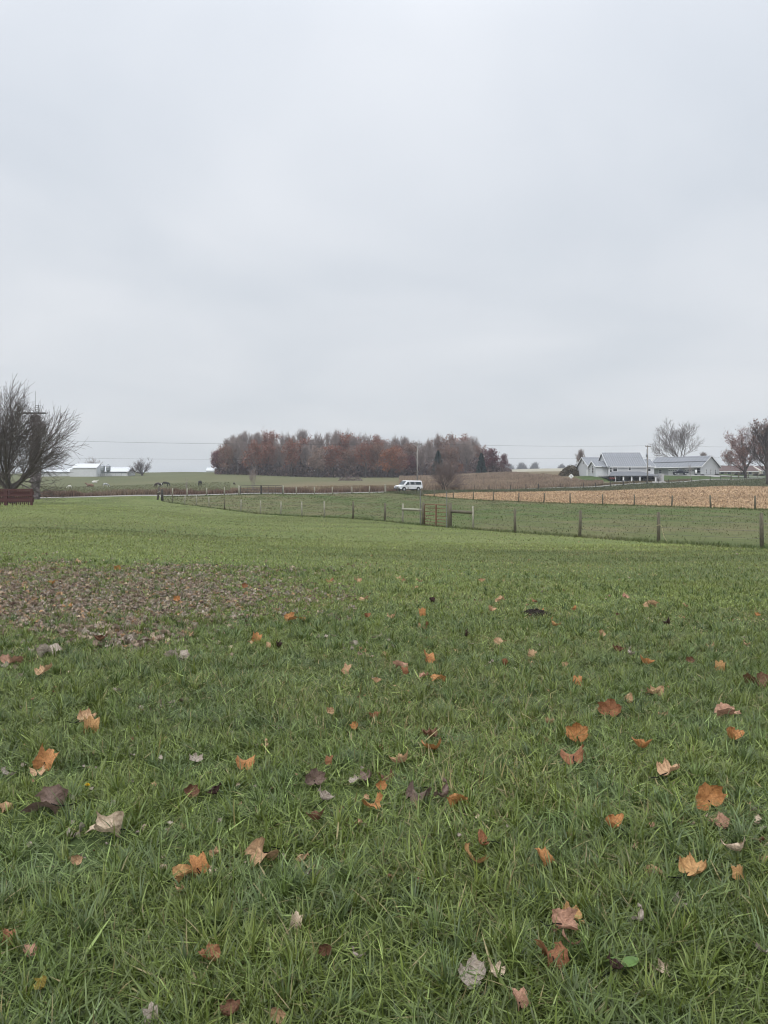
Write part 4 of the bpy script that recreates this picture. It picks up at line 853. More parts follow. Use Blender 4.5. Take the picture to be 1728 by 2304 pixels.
def gable(e, x0, x1, y0, y1, ze, zr, ov=.35, m=M_roof, ribs=.62, th=.16, name='roof'):
    """ridge along x"""
    ym = (y0 + y1) / 2; sl = (zr - ze) / (ym - y0); mb = MB(); a, b = x0 - ov, x1 + ov
    for s in (-1, 1):
        yo = y0 - ov if s < 0 else y1 + ov; zo = ze - sl * ov
        mb.hexa([(a, ym, zr), (b, ym, zr), (b, yo, zo), (a, yo, zo), (a, ym, zr + th), (b, ym, zr + th), (b, yo, zo + th), (a, yo, zo + th)])
        if ribs:
            n_ = int((b - a) / ribs)
            for i in range(n_ + 1):
                x = a + .05 + i * (b - a - .1) / n_; w = .07
                mb.hexa([(x - w, ym, zr + th + .003), (x + w, ym, zr + th + .003), (x + w, yo, zo + th + .003), (x - w, yo, zo + th + .003), (x - w * .6, ym, zr + th + .07), (x + w * .6, ym, zr + th + .07), (x + w * .6, yo, zo + th + .07), (x - w * .6, yo, zo + th + .07)], 1)
    mb.build(name, [m, M_rib], e)
    fb = MB()                                   # barge and fascia boards
    for xx in (a - .05, b + .003):
        for s in (-1, 1):
            yo = y0 - ov if s < 0 else y1 + ov; zo = ze - sl * ov
            fb.hexa([(xx, ym, zr - .12), (xx + .045, ym, zr - .12), (xx + .045, yo, zo - .12), (xx, yo, zo - .12), (xx, ym, zr + th + .03), (xx + .045, ym, zr + th + .03), (xx + .045, yo, zo + th + .03), (xx, yo, zo + th + .03)])
    for yo in (y0 - ov - .05, y1 + ov + .004): fb.box((a, yo, ze - sl * ov - .1), (b, yo + .045, ze - sl * ov + th - .02))
    fb.build('fascia', M_white, e)
def gwall(mb, x0, x1, y0, y1, zb, ze, zr):
    ym = (y0 + y1) / 2; V = [(x, y, z) for x in (x0, x1) for y, z in ((y0, zb), (y1, zb), (y1, ze), (ym, zr), (y0, ze))]
    return mb.add(V, [(0, 4, 3, 2, 1), (5, 6, 7, 8, 9), (0, 5, 9, 4), (1, 2, 7, 6), (4, 9, 8, 3), (2, 3, 8, 7)])
# house: local origin at its front left corner, ground 5.2
HX, HY, HZ = 61.6, 222.0, 0.0
e = empty('farmhouse', (HX, HY, 0)); tag(e, 'large pale grey gabled house with ribbed metal roof and pillared porch', 'house')
mb = MB(); gwall(mb, 3.3, 14.0, 0, 12, 2.0, 7.9, 11.95); mb.build('main_wall', M_siding, e); gable(e, 3.3, 14.0, 0, 12, 7.9, 11.95, .4)
mb = MB(); gwall(mb, 14.0 + .004, 16.5, .01, 9.0, 2.0, 7.85, 9.95); mb.build('side_wall', M_siding, e); gable(e, 14.45, 16.5, .0, 9.0, 7.85, 9.95, .38)
mb = MB(); gwall(mb, .15, 7, 9.2, 24, 3.5, 8.0, 11.0); mb.build('garage_wall', M_siding, e); gable(e, .15, 7, 9.2, 24, 8.0, 11.0, .4)
mb = MB(); gwall(mb, .0, 5, 1.2, 8.6, 3.5, 7.95, 9.45); mb.build('wing_wall', M_siding, e); gable(e, .0, 3.0, 1.2, 8.6, 7.95, 9.45, .35)
mb = MB(); mb.box((.6, -.4, 4.9), (3.28, 1.0, 5.15)); mb.build('stoop', M_conc, e)
mb = MB().hexa([(1.7, -.5, 7.62), (3.6, -.5, 7.62), (3.6, 6.0, 8.5), (1.7, 6.0, 8.5), (1.7, -.5, 7.76), (3.6, -.5, 7.76), (3.6, 6.0, 8.65), (1.7, 6.0, 8.65)]); mb.build('pent_roof', M_roof, e)
wbox(e, 5.2, 6.45, 1.0, 1.35, 0); wbox(e, 9.4, 6.75, .55, .75, 0); wbox(e, 14.9, 6.5, 1.0, 1.35, 0.01); wbox(e, 3.95, 6.2, .45, 1.3, 0)
wbox(e, 4.4, 6.1, 1.5, 1.3, 0, 'y'); w2 = MB()
pts = [(math.cos(t) * .75, math.sin(t) * .6) for t in np.linspace(0, math.pi, 12)]
w2.add([(-.06, 4.4 + a, 7.55 + b) for a, b in pts], [tuple(range(12))]); w2.build('arched_window', M_glass, e)
am = MB(); am.tube([(-.07, 4.4 + a * 1.08, 7.55 + b * 1.1) for a, b in pts], .07, 5); am.build('arch_trim', M_white, e)
wbox(e, 15.6, 9.0, .9, .8, .15, 'y'); wbox(e, 9.9, 6.3, .5, 1.2, .15, 'y'); wbox(e, 8.0, 6.3, .5, 1.0, 0.0, 'y')
MB().box((.08, 10.6, 5.1), (.146, 11.9, 7.2)).build('door', M_white, e)
# porch below the front wall
mb = MB(); z0, z1 = 5.05, 6.35
mb.add([(1.0, -8.2, z0), (15.0, -8.2, z0), (15.8, -.05, z0), (3.35, -.05, z0), (4.2, -1.0, z1), (12.3, -1.0, z1), (12.3, -.05, z1), (4.2, -.05, z1)], [(0, 1, 5, 4), (1, 2, 6, 5), (4, 5, 6, 7), (0, 4, 7, 3)])
mb.box((1.0, -8.2, z0 - .18), (15.0, -8.05, z0 - .003)); mb.build('porch_roof', M_proof, e)
mb = MB().box((1.15, -8.04, z0 - .14), (14.9, -.1, z0 - .06)); mb.build('porch_ceiling', M_siding2, e)
pg = pt(1430, 214).z
for px in (1384, 1402.5, 1421, 1439.5, 1475):
    x = uof(px) * 214.2 - HX; MB().box((x - .17, -7.98, 2.8), (x + .17, -7.66, z0 - .19)).build('porch_column', M_white, e)
for x in (4.6, 6.7, 9.4): MB().box((x, -.06, 3.4), (x + .9, -.006, 5.0)).build('porch_door', M_dark, e)
mb = MB().box((1.0, -8.6, 2.2), (16.6, -.02, 3.46)); mb.build('porch_floor', M_conc, e)
MB().box((15.9, -7.5, 2.5), (16.6, 1.5, 5.6)).build('retaining_wall', M_stone, e)
# workshop
CX, CY = 103.2, 250.0; gz_ = 5.9
e = empty('workshop', (CX, CY, 0), math.atan2(-.77, .64)); tag(e, 'long pale grey workshop with two white garage doors and metal roof', 'workshop')
mb = MB(); gwall(mb, -19, 0, 1.6, 12, 4.0, 8.7, 12.15 - .35); mb.build('wall', M_siding2, e)
mb = MB(); V = [(0.02, 0, 4.0), (.02, 12, 4.0), (.02, 12, 8.7), (.02, 6, 12.15), (.02, 0, 8.7), (-.14, 0, 4.0), (-.14, 12, 4.0), (-.14, 12, 8.7), (-.14, 6, 12.15), (-.14, 0, 8.7)]
mb.add([(x + .04, y, z) for x, y, z in V], [(0, 1, 2, 3, 4), (9, 8, 7, 6, 5), (0, 4, 9, 5), (1, 6, 7, 2), (4, 3, 8, 9), (3, 2, 7, 8)]); mb.build('gable_wall', M_siding, e)
gable(e, -19, 0.07, 0, 12, 8.7, 12.15, .45, M_roof, ribs=1.2)
MB().hexa([(-19.4, 2.6, 10.40), (.5, 2.6, 10.40), (.5, 2.3, 10.22), (-19.4, 2.3, 10.22), (-19.4, 2.6, 10.56), (.5, 2.6, 10.56), (.5, 2.3, 10.38), (-19.4, 2.3, 10.38)]).build('roof_seam', M_proof, e)
for x0, x1 in ((-12.4, -9.3), (-6.5, -3.2)):
    d = MB().box((x0, 1.53, 5.7), (x1, 1.596, 8.1)).build('garage_door', M_white, e)
    for i in range(4): x = x0 + .35 + i * (x1 - x0 - .7) / 3; MB().box((x - .25, 1.505, 7.35), (x + .25, 1.528, 7.62)).build('pane', M_glass, d)
    for z in (6.3, 6.9, 7.25): MB().box((x0, 1.512, z), (x1, 1.529, z + .03)).build('groove', M_proof, d)
wbox(e, -15.4, 6.6, .9, 1.2, 1.6); wbox(e, -1.6, 6.6, 1.0, 1.5, 1.6)
for y in (3.1, 6.2, 9.3): wbox(e, y, 6.3, .55, 1.35, .062, 'y', sgn=1)
for x in (-18.8, -7.9, -.15): MB().box((x - .09, .05, 4.5), (x + .09, .23, 8.55)).build('porch_post', M_siding, e)
# ranch house
e = empty('ranch_house', (uof(1650) * 285, 285, 0)); tag(e, 'low cream ranch house with brown shingle roof behind the ruddy tree', 'house'); x0 = -6
mb = MB(); gwall(mb, x0, 9, 0, 9, 4.5, 8.0, 9.9); mb.build('wall', M_cream, e); gable(e, x0, 9, 0, 9, 8.0, 9.9, .9, M_broof, ribs=0)
mb = MB(); gwall(mb, 9.01, 18, -2, 9, 4.5, 8.0, 9.7); mb.build('side_wall', M_cream, e); gable(e, 9.95, 18, -2, 9, 8.0, 9.7, .6, M_broof, ribs=0)
for x in (-4.2, -1.5, 3.6, 6.2): wbox(e, x, 6.6, 1.1, 1.0, 0)
for x in (10.6, 13.0, 15.6): wbox(e, x, 6.4, 1.1, 1.3, -2)
MB().box((.9, -.05, 5.9), (1.9, -.004, 8.0)).build('door', M_redp, e)
r = random.Random(31)
for px, Y, w, h, lab in ((1658, 279, 1.0, 1.0, 'dark clipped shrub under the ranch house window'), (1668, 278, 1.3, 1.5, 'purple brown shrub beside the ranch house door'), (1700, 277, 1.0, .8, 'low dark shrub before the ranch house side wing'), (1714, 277, 1.2, .8, 'low dark shrub farthest along the ranch house wing'), (1580, 248.6, .8, .5, 'small dark shrub at the front corner of the workshop'), (1613, 255.5, .9, .6, 'small dark shrub at the far gable corner of the workshop')):
    mb = MB(); b0 = pt(px, Y)
    for i in range(420):
        d = Vector((r.gauss(0, 1), r.gauss(0, 1), abs(r.gauss(0, 1)))).normalized(); c = Vector((d.x * w, d.y * w, d.z * h)) * r.uniform(.6, 1); a = perp_dir(d, 1.4, r.uniform(0, 6)); b = d.cross(a); s = r.uniform(.08, .2)
        mb.add([c - a * s, c + b * s * .5, c + a * s, c - b * s * .5], [(0, 1, 2, 3)])
    o = mb.build('shrub', M_shrub); o.location = b0; tag(o, lab, 'shrub', 'shrubs planted along the house walls')
# driveway on the bank
def ribbon(name, pts, w, m, lift=.03):
    V = []; F = []
    sub = [];
    for (xa, ya), (xb, yb) in zip(pts[:-1], pts[1:]):
        for t in np.linspace(0, 1, 10, endpoint=False): sub.append((xa + (xb - xa) * t, ya + (yb - ya) * t))
    sub.append(pts[-1])
    for i, (x, y) in enumerate(sub):
        x2, y2 = sub[min(i + 1, len(sub) - 1)]; x1, y1 = sub[max(i - 1, 0)]; d = Vector((x2 - x1, y2 - y1)).normalized()
        for k in (-1, -.33, .33, 1): xx, yy = x - d.y * w * k, y + d.x * w * k; V.append((xx, yy, float(H(xx, yy)) + lift))
    for i in range(len(sub) - 1):
        for k in range(3): F.append((i * 4 + k, i * 4 + k + 1, i * 4 + 5 + k, i * 4 + 4 + k))
    return tag(npmesh(name, V, F, m, smooth=True), kind='structure')
ribbon('driveway', [(uof(1725) * 262, 264), (uof(1690) * 262, 262), (uof(1640) * 258, 258), (uof(1597) * 247, 247), (uof(1560) * 249, 249), (uof(1515) * 255, 255), (uof(1490) * 258, 258)], 2.2, M_drive, .05)
# white farm buildings far left
e = empty('white_barn', pt(190, 352)); e.location.x = 0; e.location.y = 0; zb = e.location.z; e.location.z = 0
e.location = (uof(163) * 352, 352, pt(190, 352).z); tag(e, 'plain white metal barn on the far pasture left of the feed bins', 'barn'); L = 54 * 352 / FPX
mb = MB(); gwall(mb, 0, L, 0, 9, -1, 4.1, 6.0); mb.build('wall', M_wsteel, e); gable(e, 0, L, 0, 9, 4.1, 6.0, .25, mat('pale grey barn roof', (.56, .57, .58), .5, .05, 1), ribs=0)
MB().box((-1.6, 1, -.5), (-.01, 5, 3.4)).build('lean_to', M_wsteel, e)
def poultry(px0, px1, Y, lab):
    e = empty('poultry_house', (uof(px0) * Y, Y, pt((px0 + px1) / 2, Y).z)); L = (px1 - px0) * Y / FPX; tag(e, lab, 'poultry house', 'long low white poultry houses')
    mb = MB(); gwall(mb, 0, L, 0, 11, -1, 2.2, 4.1); mb.build('wall', M_wsteel, e); gable(e, 0, L, 0, 11, 2.2, 4.1, .4, M_wroof, ribs=0)
    MB().box((.4, -.03, 1.5), (L - .4, -.004, 1.95)).build('vent_band', M_bin, e)
    n_ = max(3, int(L / 2.4))
    for i in range(1, n_): MB().box((i * L / n_ - .05, -.09, 0), (i * L / n_ + .05, -.035, 2.1)).build('wall_post', M_bin, e)
    return e
poultry(218, 287, 358, 'long low white poultry house behind the feed bins'); poultry(60, 164, 358, 'long low white poultry house partly behind the bare tree')
for px, lab in ((231, 'grey conical feed bin next to the white barn'), (243.7, 'grey conical feed bin beside the low poultry house roof')):
    e = empty('feed_bin', pt(px, 350)); tag(e, lab, 'feed bin', 'pair of feed bins'); c = MB().tube([(0, 0, 1.5), (0, 0, 1.9), (0, 0, 3.0), (0, 0, 4.9)], [.3, .35, .98, .98], 14); c.build('hopper', M_bin, e, smooth=False)
    MB().tube([(0, 0, 4.905), (0, 0, 5.45), (0, 0, 5.75)], [1.02, .38, .28], 14).build('lid', M_rib, e); MB().box((-.75, -1.0, 4.2), (.75, -.985, 4.62)).build('band', M_wroof, e)
    for a in range(4): t = a * 1.57 + .78; MB().tube([(math.cos(t) * .9, math.sin(t) * .9, -.3), (math.cos(t) * .9, math.sin(t) * .9, 3.1)], .06, 5).build('leg', M_galv, e)
# rail by the bins
e = empty('rail_fence', pt(222, 347)); tag(e, 'grey rail fence under the two feed bins', 'fence'); L = 30 * 347 / FPX
for i in range(8): MB().tube([(i * L / 7, 0, -.2), (i * L / 7, 0, 1.4)], .06, 5).build('post', M_galv, e)
for z in (.7, 1.3): MB().tube([(0, 0, z), (L, 0, z)], .05, 5).build('rail', M_galv, e)
e = empty('white_shed', (uof(464) * 520, 520, zof(1062, 520))); tag(e, "white-roofed shed half sunk behind the hill at the woodlot's open end", 'shed'); mb = MB(); gwall(mb, 0, 9, 0, 9, -4, 1.0, 3.0); mb.build('wall', M_wsteel, e); gable(e, 0, 9, 0, 9, 1.0, 3.0, .3, M_wroof, ribs=0)

# ------------------------------------------------------------------ vehicles
def wheel(e, x, y, z, r_, w, sgn):
    t = MB().tube([(x, y, z), (x, y + sgn * .03, z), (x, y + sgn * (w - .03), z), (x, y + sgn * w, z)], [r_ * .92, r_, r_, r_ * .92], 22).build('wheel', M_tyre, e, smooth=False)
    MB().tube([(x, y + sgn * (w + .002), z), (x, y + sgn * (w + .02), z)], [r_ * .58, r_ * .5], 16).build('rim', M_rim, t)
def body(e, prof, hw, m, name='body'):
    """prof: list of (x, z, half width factor)"""
    mb = MB(); k = len(prof); V = [(x, -hw * f, z) for x, z, f in prof] + [(x, hw * f, z) for x, z, f in prof]
    mb.add(V, [tuple(range(k)), tuple(range(2 * k - 1, k - 1, -1))] + [(i, i + k, (i + 1) % k + k, (i + 1) % k) for i in range(k)]); return mb.build(name, m, e, bevel=.05)
def skin_panel(e, name, poly, hwf, off, m, side):      # poly in x,z on a side face that leans in with height
    V = [(x, side * (hwf(z) + off), z) for x, z in poly] + [(x, side * (hwf(z) + off - .02), z) for x, z in poly]; k = len(poly)
    F = [tuple(range(k)), tuple(range(2 * k - 1, k - 1, -1))] + [(i, i + k, (i + 1) % k + k, (i + 1) % k) for i in range(k)]
    if side < 0: pass
    return MB().add(V, F).build(name, m, e)
p = pt(919, 151.2); hd = math.atan2(-.55, -.83); e = empty('van', p + Vector((0, 0, .05)), hd); tag(e, 'white passenger van with dark windows driving along the road', 'van')
# local +x forward
prof = [(-2.7, .42, .97), (-2.75, .75, 1), (-2.72, 1.15, 1), (-2.62, 1.92, .88), (-2.45, 2.07, .80), (.75, 2.09, .80), (1.0, 2.02, .83), (1.72, 1.22, .97), (2.55, 1.06, .95), (2.72, .95, .93), (2.76, .55, .93), (2.6, .38, .93)]
body(e, prof, 1.0, M_vanp)
def vw(z): return 1.0 if z < 1.15 else 1.0 - (z - 1.15) * .156
for side in (1, -1):
    for poly in ([(-2.45, 1.27), (-2.4, 1.82), (-1.0, 1.84), (-1.0, 1.27)], [(-.82, 1.27), (-.82, 1.84), (.2, 1.84), (.2, 1.27)], [(.42, 1.25), (.42, 1.80), (.82, 1.80), (1.32, 1.25)]): skin_panel(e, 'side_window', poly, vw, .016, M_shadegl, side)
    skin_panel(e, 'door_seam', [(.30, .5), (.30, 1.9), (.33, 1.9), (.33, .5)], vw, .014, M_proof, side); skin_panel(e, 'door_seam', [(-.92, .5), (-.92, 1.9), (-.89, 1.9), (-.89, .5)], vw, .014, M_proof, side)
    MB().box((1.2, side * 1.0 if side > 0 else -1.22, 1.2), (1.32, 1.22 if side > 0 else -1.0, 1.45)).build('mirror', M_dark, e)
    MB().box((2.735, side * .82 - .15, .74), (2.785, side * .82 + .15, .95)).build('headlight', M_lamp, e); MB().box((-2.775, side * .86 - .09, .8), (-2.74, side * .86 + .09, 1.2)).build('tail_light', M_redp, e)
    for x in (1.72, -1.7):
        MB().tube([(x, side * .80, .40), (x, side * 1.004, .40)], .46, 22).build('wheel_arch', M_dark, e); wheel(e, x, side * .78, .34, .385, .25, side)
ws = MB().add([(1.04, -.74, 1.95), (1.04, .74, 1.95), (1.70, .86, 1.27), (1.70, -.86, 1.27)], [(0, 1, 2, 3)]); 
for i in range(len(ws.v)): x, y, z = ws.v[i]; ws.v[i] = (x + .035, y, z + .03)
ws.build('windshield', M_shadegl, e)
MB().box((2.745, -.62, .70), (2.79, .62, .93)).build('grille', M_dark, e); MB().box((2.70, -.98, .38), (2.88, .98, .58)).build('bumper', M_dark, e, bevel=.03); MB().box((-2.88, -.97, .40), (-2.74, .97, .60)).build('bumper', M_dark, e, bevel=.03)
MB().box((-2.5, -.85, .26), (2.4, .85, .40)).build('underbody', M_dark, e)
# pickup by the workshop
p = pt(1530, 251.5); e = empty('pickup', Vector((p.x, p.y, gz_)), R(172)); tag(e, 'dark navy pickup truck parked before the workshop garage doors', 'pickup truck')
body(e, [(-2.5, .55, .97), (-2.55, 1.08, 1), (-.75, 1.12, 1), (-.6, 1.72, .80), (.55, 1.76, .80), (1.15, 1.15, .95), (2.3, 1.05, .93), (2.45, .9, .93), (2.45, .5, .93)], .98, M_navy)
def pw(z): return .98 if z < 1.12 else .98 - (z - 1.12) * .31
for side in (1, -1):
    for poly in ([(-.55, 1.2), (-.48, 1.62), (0, 1.63), (0, 1.2)], [(.1, 1.2), (.1, 1.63), (.48, 1.63), (.9, 1.2)]): skin_panel(e, 'side_window', poly, pw, .016, M_glass, side)
    for x in (1.6, -1.6): wheel(e, x, side * .74, .38, .40, .26, side)
    MB().box((2.43, side * .75 - .16, .75), (2.48, side * .75 + .16, .95)).build('headlight', M_lamp, e)
MB().box((2.44, -.5, .6), (2.5, .5, .92)).build('grille', M_rim, e)
# buggies under the porch
def buggy(px, Y, lab, rz):
    p = pt(px, Y); e = empty('buggy', (p.x, p.y, 3.47), rz); tag(e, lab, 'buggy', 'black buggies under the porch'); MB().prism([(-.9, .75), (.95, .75), (1.05, 1.05), (.55, 1.15), (.6, 1.45), (-.8, 1.45)], -.6, .6).build('cabin', M_dark, e, bevel=.03)
    MB().box((-.5, -.612, 1.17), (.3, -.603, 1.4)).build('side_window', M_shadegl, e)
    for x, r_ in ((-.65, .55), (.85, .45)):
        for s in (-1, 1):
            w = MB().tube([(x + math.cos(t) * r_, s * .72, r_ + math.sin(t) * r_) for t in np.linspace(0, 2 * math.pi, 19)], .03, 5)
            for i in range(6): t = i * math.pi / 3; w.tube([(x, s * .72, r_), (x + math.cos(t) * r_, s * .72, r_ + math.sin(t) * r_)], .014, 4)
            w.build('wheel', M_dkgalv, e)
    for s in (-1, 1): MB().tube([(1.0, s * .3, .6), (2.4, s * .3, .75)], .03, 5).build('shaft', M_wood, e)
buggy(1449, 216.5, 'black buggy parked under the porch left of the utility pole', 2.9); buggy(1464, 217.5, 'black buggy parked under the porch behind the utility pole', .2)
p = pt(1377, 213); e = empty('garden_cart', (p.x, p.y, 3.5)); tag(e, "red wheeled cart at the porch's left corner", 'cart'); MB().prism([(-.7, .55), (.7, .55), (.85, 1.05), (-.85, 1.05)], -.4, .4).build('tub', M_redp, e)
for x in (-.55, .55):
    for s in (-1, 1): MB().tube([(x, s * .42, .3), (x, s * .52, .3)], .3, 12).build('wheel', M_tyre, e)
MB().tube([(-.8, 0, .7), (-1.5, 0, 1.2)], .03, 5).build('handle', M_dark, e)
p = pt(1566, 249.5); e = empty('propane_tank', (p.x, p.y, gz_)); tag(e, 'white upright gas cylinder by the workshop window', 'gas tank'); MB().tube([(0, 0, .35), (0, 0, .4), (0, 0, 1.3), (0, 0, 1.5)], [.2, .3, .3, .12], 12).build('tank', M_white, e, smooth=True); MB().box((-.3, -.3, 0), (.3, .3, .345)).build('base', M_dark, e); MB().tube([(0, 0, 1.5), (0, 0, 1.75)], .08, 8).build('valve', M_white, e)

# ------------------------------------------------------------------ animals (one skinned body each)
def animal(name, loc, rz, V, E, Rr, m, label, cat, group=None, scale=1.0, kids=()):
    me = bpy.data.meshes.new(name); me.from_pydata([Vector(v) for v in V], E, []); o = link(name, me); o.location = loc; o.rotation_euler.z = rz; o.scale = (scale,) * 3
    sk = o.modifiers.new('Skin', 'SKIN'); me.materials.append(m)
    if not me.skin_vertices: 
        bm = bmesh.new(); bm.from_mesh(me); bm.verts.layers.skin.verify(); bm.to_mesh(me); bm.free()
    for i, r_ in enumerate(Rr):
        d = me.skin_vertices[0].data[i]; d.radius = r_ if hasattr(r_, '__len__') else (r_, r_); d.use_root = (i == 0)
    ss = o.modifiers.new('Sub', 'SUBSURF'); ss.levels = 1; ss.render_levels = 1
    for kn, kmb, km in kids: kmb.build(kn, km, o, smooth=True)
    return tag(o, label, cat, group)
def quad_skel(graze=True, stout=1.0):
    V = [(0, 0, 1.12), (.45, 0, 1.10), (.8, 0, 1.18), (-.45, 0, 1.15), (-.75, 0, 1.12)]; Rr = [.31 * stout, .32 * stout, .25, .31 * stout, .22]; E = [(0, 1), (1, 2), (0, 3), (3, 4)]
    nk = [(1.05, 0, .95), (1.28, 0, .62), (1.38, 0, .36), (1.42, 0, .12)] if graze else [(1.0, 0, 1.5), (1.15, 0, 1.78), (1.35, 0, 1.72), (1.55, 0, 1.55)]
    b = 2
    for q, rr in zip(nk, (.17, .14, .13, .08)): V.append(q); Rr.append(rr); E.append((b, len(V) - 1)); b = len(V) - 1
    for s in (-1, 1):
        b = 2
        for q, rr in (((.68, s * .17, .85), .13), ((.70, s * .18, .5), .07), ((.69, s * .18, .25), .05), ((.71, s * .18, .03), .065)): V.append(q); Rr.append(rr); E.append((b, len(V) - 1)); b = len(V) - 1
        b = 4
        for q, rr in (((-.68, s * .17, .88), .17), ((-.62, s * .18, .65), .10), ((-.80, s * .18, .46), .065), ((-.76, s * .18, .22), .05), ((-.74, s * .18, .03), .065)): V.append(q); Rr.append(rr); E.append((b, len(V) - 1)); b = len(V) - 1
    return V, E, Rr
def tail(z0=1.2, L=.75): return MB().tube([(-.92, 0, z0), (-1.06, 0, z0 - .15), (-1.08, 0, z0 - .5), (-1.04, 0, z0 - L)], [.04, .07, .08, .02], 6)
def ears(p, s=.1): return MB().tube([(p[0], -.06, p[2]), (p[0], -.08, p[2] + s)], [.035, .008], 5).tube([(p[0], .06, p[2]), (p[0], .08, p[2] + s)], [.035, .008], 5)
V, E, Rr = quad_skel(True); G_H = 'horses grazing on the far pasture'
animal('horse', pt(371, 222), .05, V, E, Rr, M_horse, 'dark horse grazing side-on with its head to the right', 'horse', G_H, 1.05, [('tail', tail(), M_horse), ('mane', MB().tube([(.9, 0, 1.32), (1.12, 0, 1.06), (1.33, 0, .78)], [.03, .07, .04], 6), M_horse)])
animal('horse', pt(355, 216), R(-118), V, E, Rr, M_bay, 'brown horse grazing with its rump turned, left of the side-on horse', 'horse', G_H, 1.0, [('tail', tail(), M_bay)])
animal('horse', pt(450, 226), R(-94), V, E, Rr, M_horse, 'dark horse facing the road on its own in the middle of the pasture', 'horse', G_H, 1.1, [('tail', tail(), M_horse)])
animal('horse', pt(527, 230), R(-60), V, E, Rr, M_bay, 'small brown foal grazing above the pasture gates', 'foal', G_H, .62, [('tail', tail(), M_bay)])
V2, E2, R2 = quad_skel(True, 1.2)
animal('sheep', pt(362, 226, .05), R(170), V2, E2, [r_ * 1.15 for r_ in R2], M_sheep, 'white sheep half hidden behind the dark side-on horse', 'sheep', None, .62)
animal('calf', pt(237, 230), R(20), V2, E2, R2, M_pied, 'black and white calf grazing below the feed bins', 'calf', None, .85, [('tail', tail(), M_horse)])
animal('sheep', pt(157, 214), R(210), V2, E2, [r_ * 1.15 for r_ in R2], M_sheep, 'white sheep in the weeds below the white barn', 'sheep', None, .62)
def lying(): 
    V = [(0, 0, .42), (.5, 0, .42), (.82, 0, .5), (-.5, 0, .42), (-.82, 0, .34), (1.05, 0, .8), (1.25, 0, .92), (1.48, 0, .82), (.6, .3, .12), (1.0, .32, .09), (.6, -.3, .12), (1.0, -.32, .09), (-.55, .34, .14), (-.1, .42, .09), (-.55, -.34, .14), (-.1, -.42, .09)]
    E = [(0, 1), (1, 2), (0, 3), (3, 4), (2, 5), (5, 6), (6, 7), (1, 8), (8, 9), (1, 10), (10, 11), (3, 12), (12, 13), (3, 14), (14, 15)]; Rr = [.36, .36, .26, .36, .24, .16, .15, .09, .11, .07, .11, .07, .14, .08, .14, .08]; return V, E, Rr
V3, E3, R3 = lying()
animal('cow', pt(204, 238), R(190), V3, E3, R3, M_cowb, 'brown cow lying down below the white barn', 'cow', None, 1.25)
animal('cow', pt(212, 278), R(10), V3, E3, R3, M_sheep, 'cream cow lying down farther off behind the brown cow', 'cow', None, 1.1)

# ------------------------------------------------------------------ small things on the lawn
p = hit(1205, 1386); mb = MB(); r = random.Random(2); V = []; F = []; n_ = 22
for i in range(7):
    for j in range(n_):
        q = i / 6; a = 2 * math.pi * j / n_; rr = .17 * q * (1 + .12 * math.sin(3 * a + 1) + r.uniform(-.06, .06)); V.append((math.cos(a) * rr * 1.25, math.sin(a) * rr, .075 * (1 - q ** 1.6) + r.uniform(-.006, .012) - .01))
for i in range(6):
    for j in range(n_): F.append((i * n_ + j, i * n_ + (j + 1) % n_, (i + 1) * n_ + (j + 1) % n_, (i + 1) * n_ + j))
mb.add(V, F)
for k in range(90):
    a, q = r.uniform(0, 6.28), math.sqrt(r.random()) * 1.1; c = Vector((math.cos(a) * q * .2, math.sin(a) * q * .16, max(.012, .075 * (1 - q ** 1.6)) + .005)); s = r.uniform(.006, .016)
    mb.box(c - Vector((s, s, s)), c + Vector((s, s * .8, s * .9)), rz=r.uniform(0, 3))
o = mb.build('molehill', M_mole, smooth=False); o.location = p + Vector((0, 0, .015)); tag(o, 'dark crumbly molehill in the lawn below the dark red trees', 'molehill')
M_green = mat('broad green leaf', (.12, .21, .05), .5, .2, 20, .2, spec=.4, trans=.2)
p = hit(1398, 2222); e = empty('broadleaf_weed', p); tag(e, 'broad bright green leafed weed beside the dark brown crumpled leaf', 'weed')
for a, L, tilt in ((.3, .068, .35), (2.6, .045, .6), (4.2, .04, .7)):
    V = []; F = []
    for i in range(8):
        t = i / 7; w = .045 * math.sin(math.pi * (t * .93 + .04)) ** .8 * .52 * L / .068; z = .05 + L * t * math.sin(tilt) * (1 - .45 * t); x = L * t * math.cos(tilt)
        for k in (-1, 0, 1): V.append((x * math.cos(a) - k * w * math.sin(a), x * math.sin(a) + k * w * math.cos(a), z + abs(k) * .012))
    for i in range(7):
        for k in range(2): F.append((i * 3 + k, i * 3 + k + 1, i * 3 + k + 4, i * 3 + k + 3))
    MB().add(V, F).build('leaf_blade', M_green, e, smooth=True)
p = hit(195, 1794); e = empty('dandelion', p); tag(e, 'single small yellow dandelion in the grass', 'flower'); MB().tube([(0, 0, 0), (.003, 0, .06)], .0025, 5).build('stalk', M_green, e)
fl = MB(); r = random.Random(4)
for i in range(60): a, q = r.uniform(0, 6.28), r.uniform(.1, 1.2); d = Vector((math.cos(a) * math.sin(q), math.sin(a) * math.sin(q), math.cos(q))); b = perp_dir(d, 1.57, r.uniform(0, 6)) * .003; c = Vector((.003, 0, .06)); fl.add([c - b, c + b, c + d * .014 + b, c + d * .014 - b], [(0, 1, 2, 3)])
fl.build('flower_head', mat('dandelion yellow', (.75, .52, .03), .6, .1, 20), e)

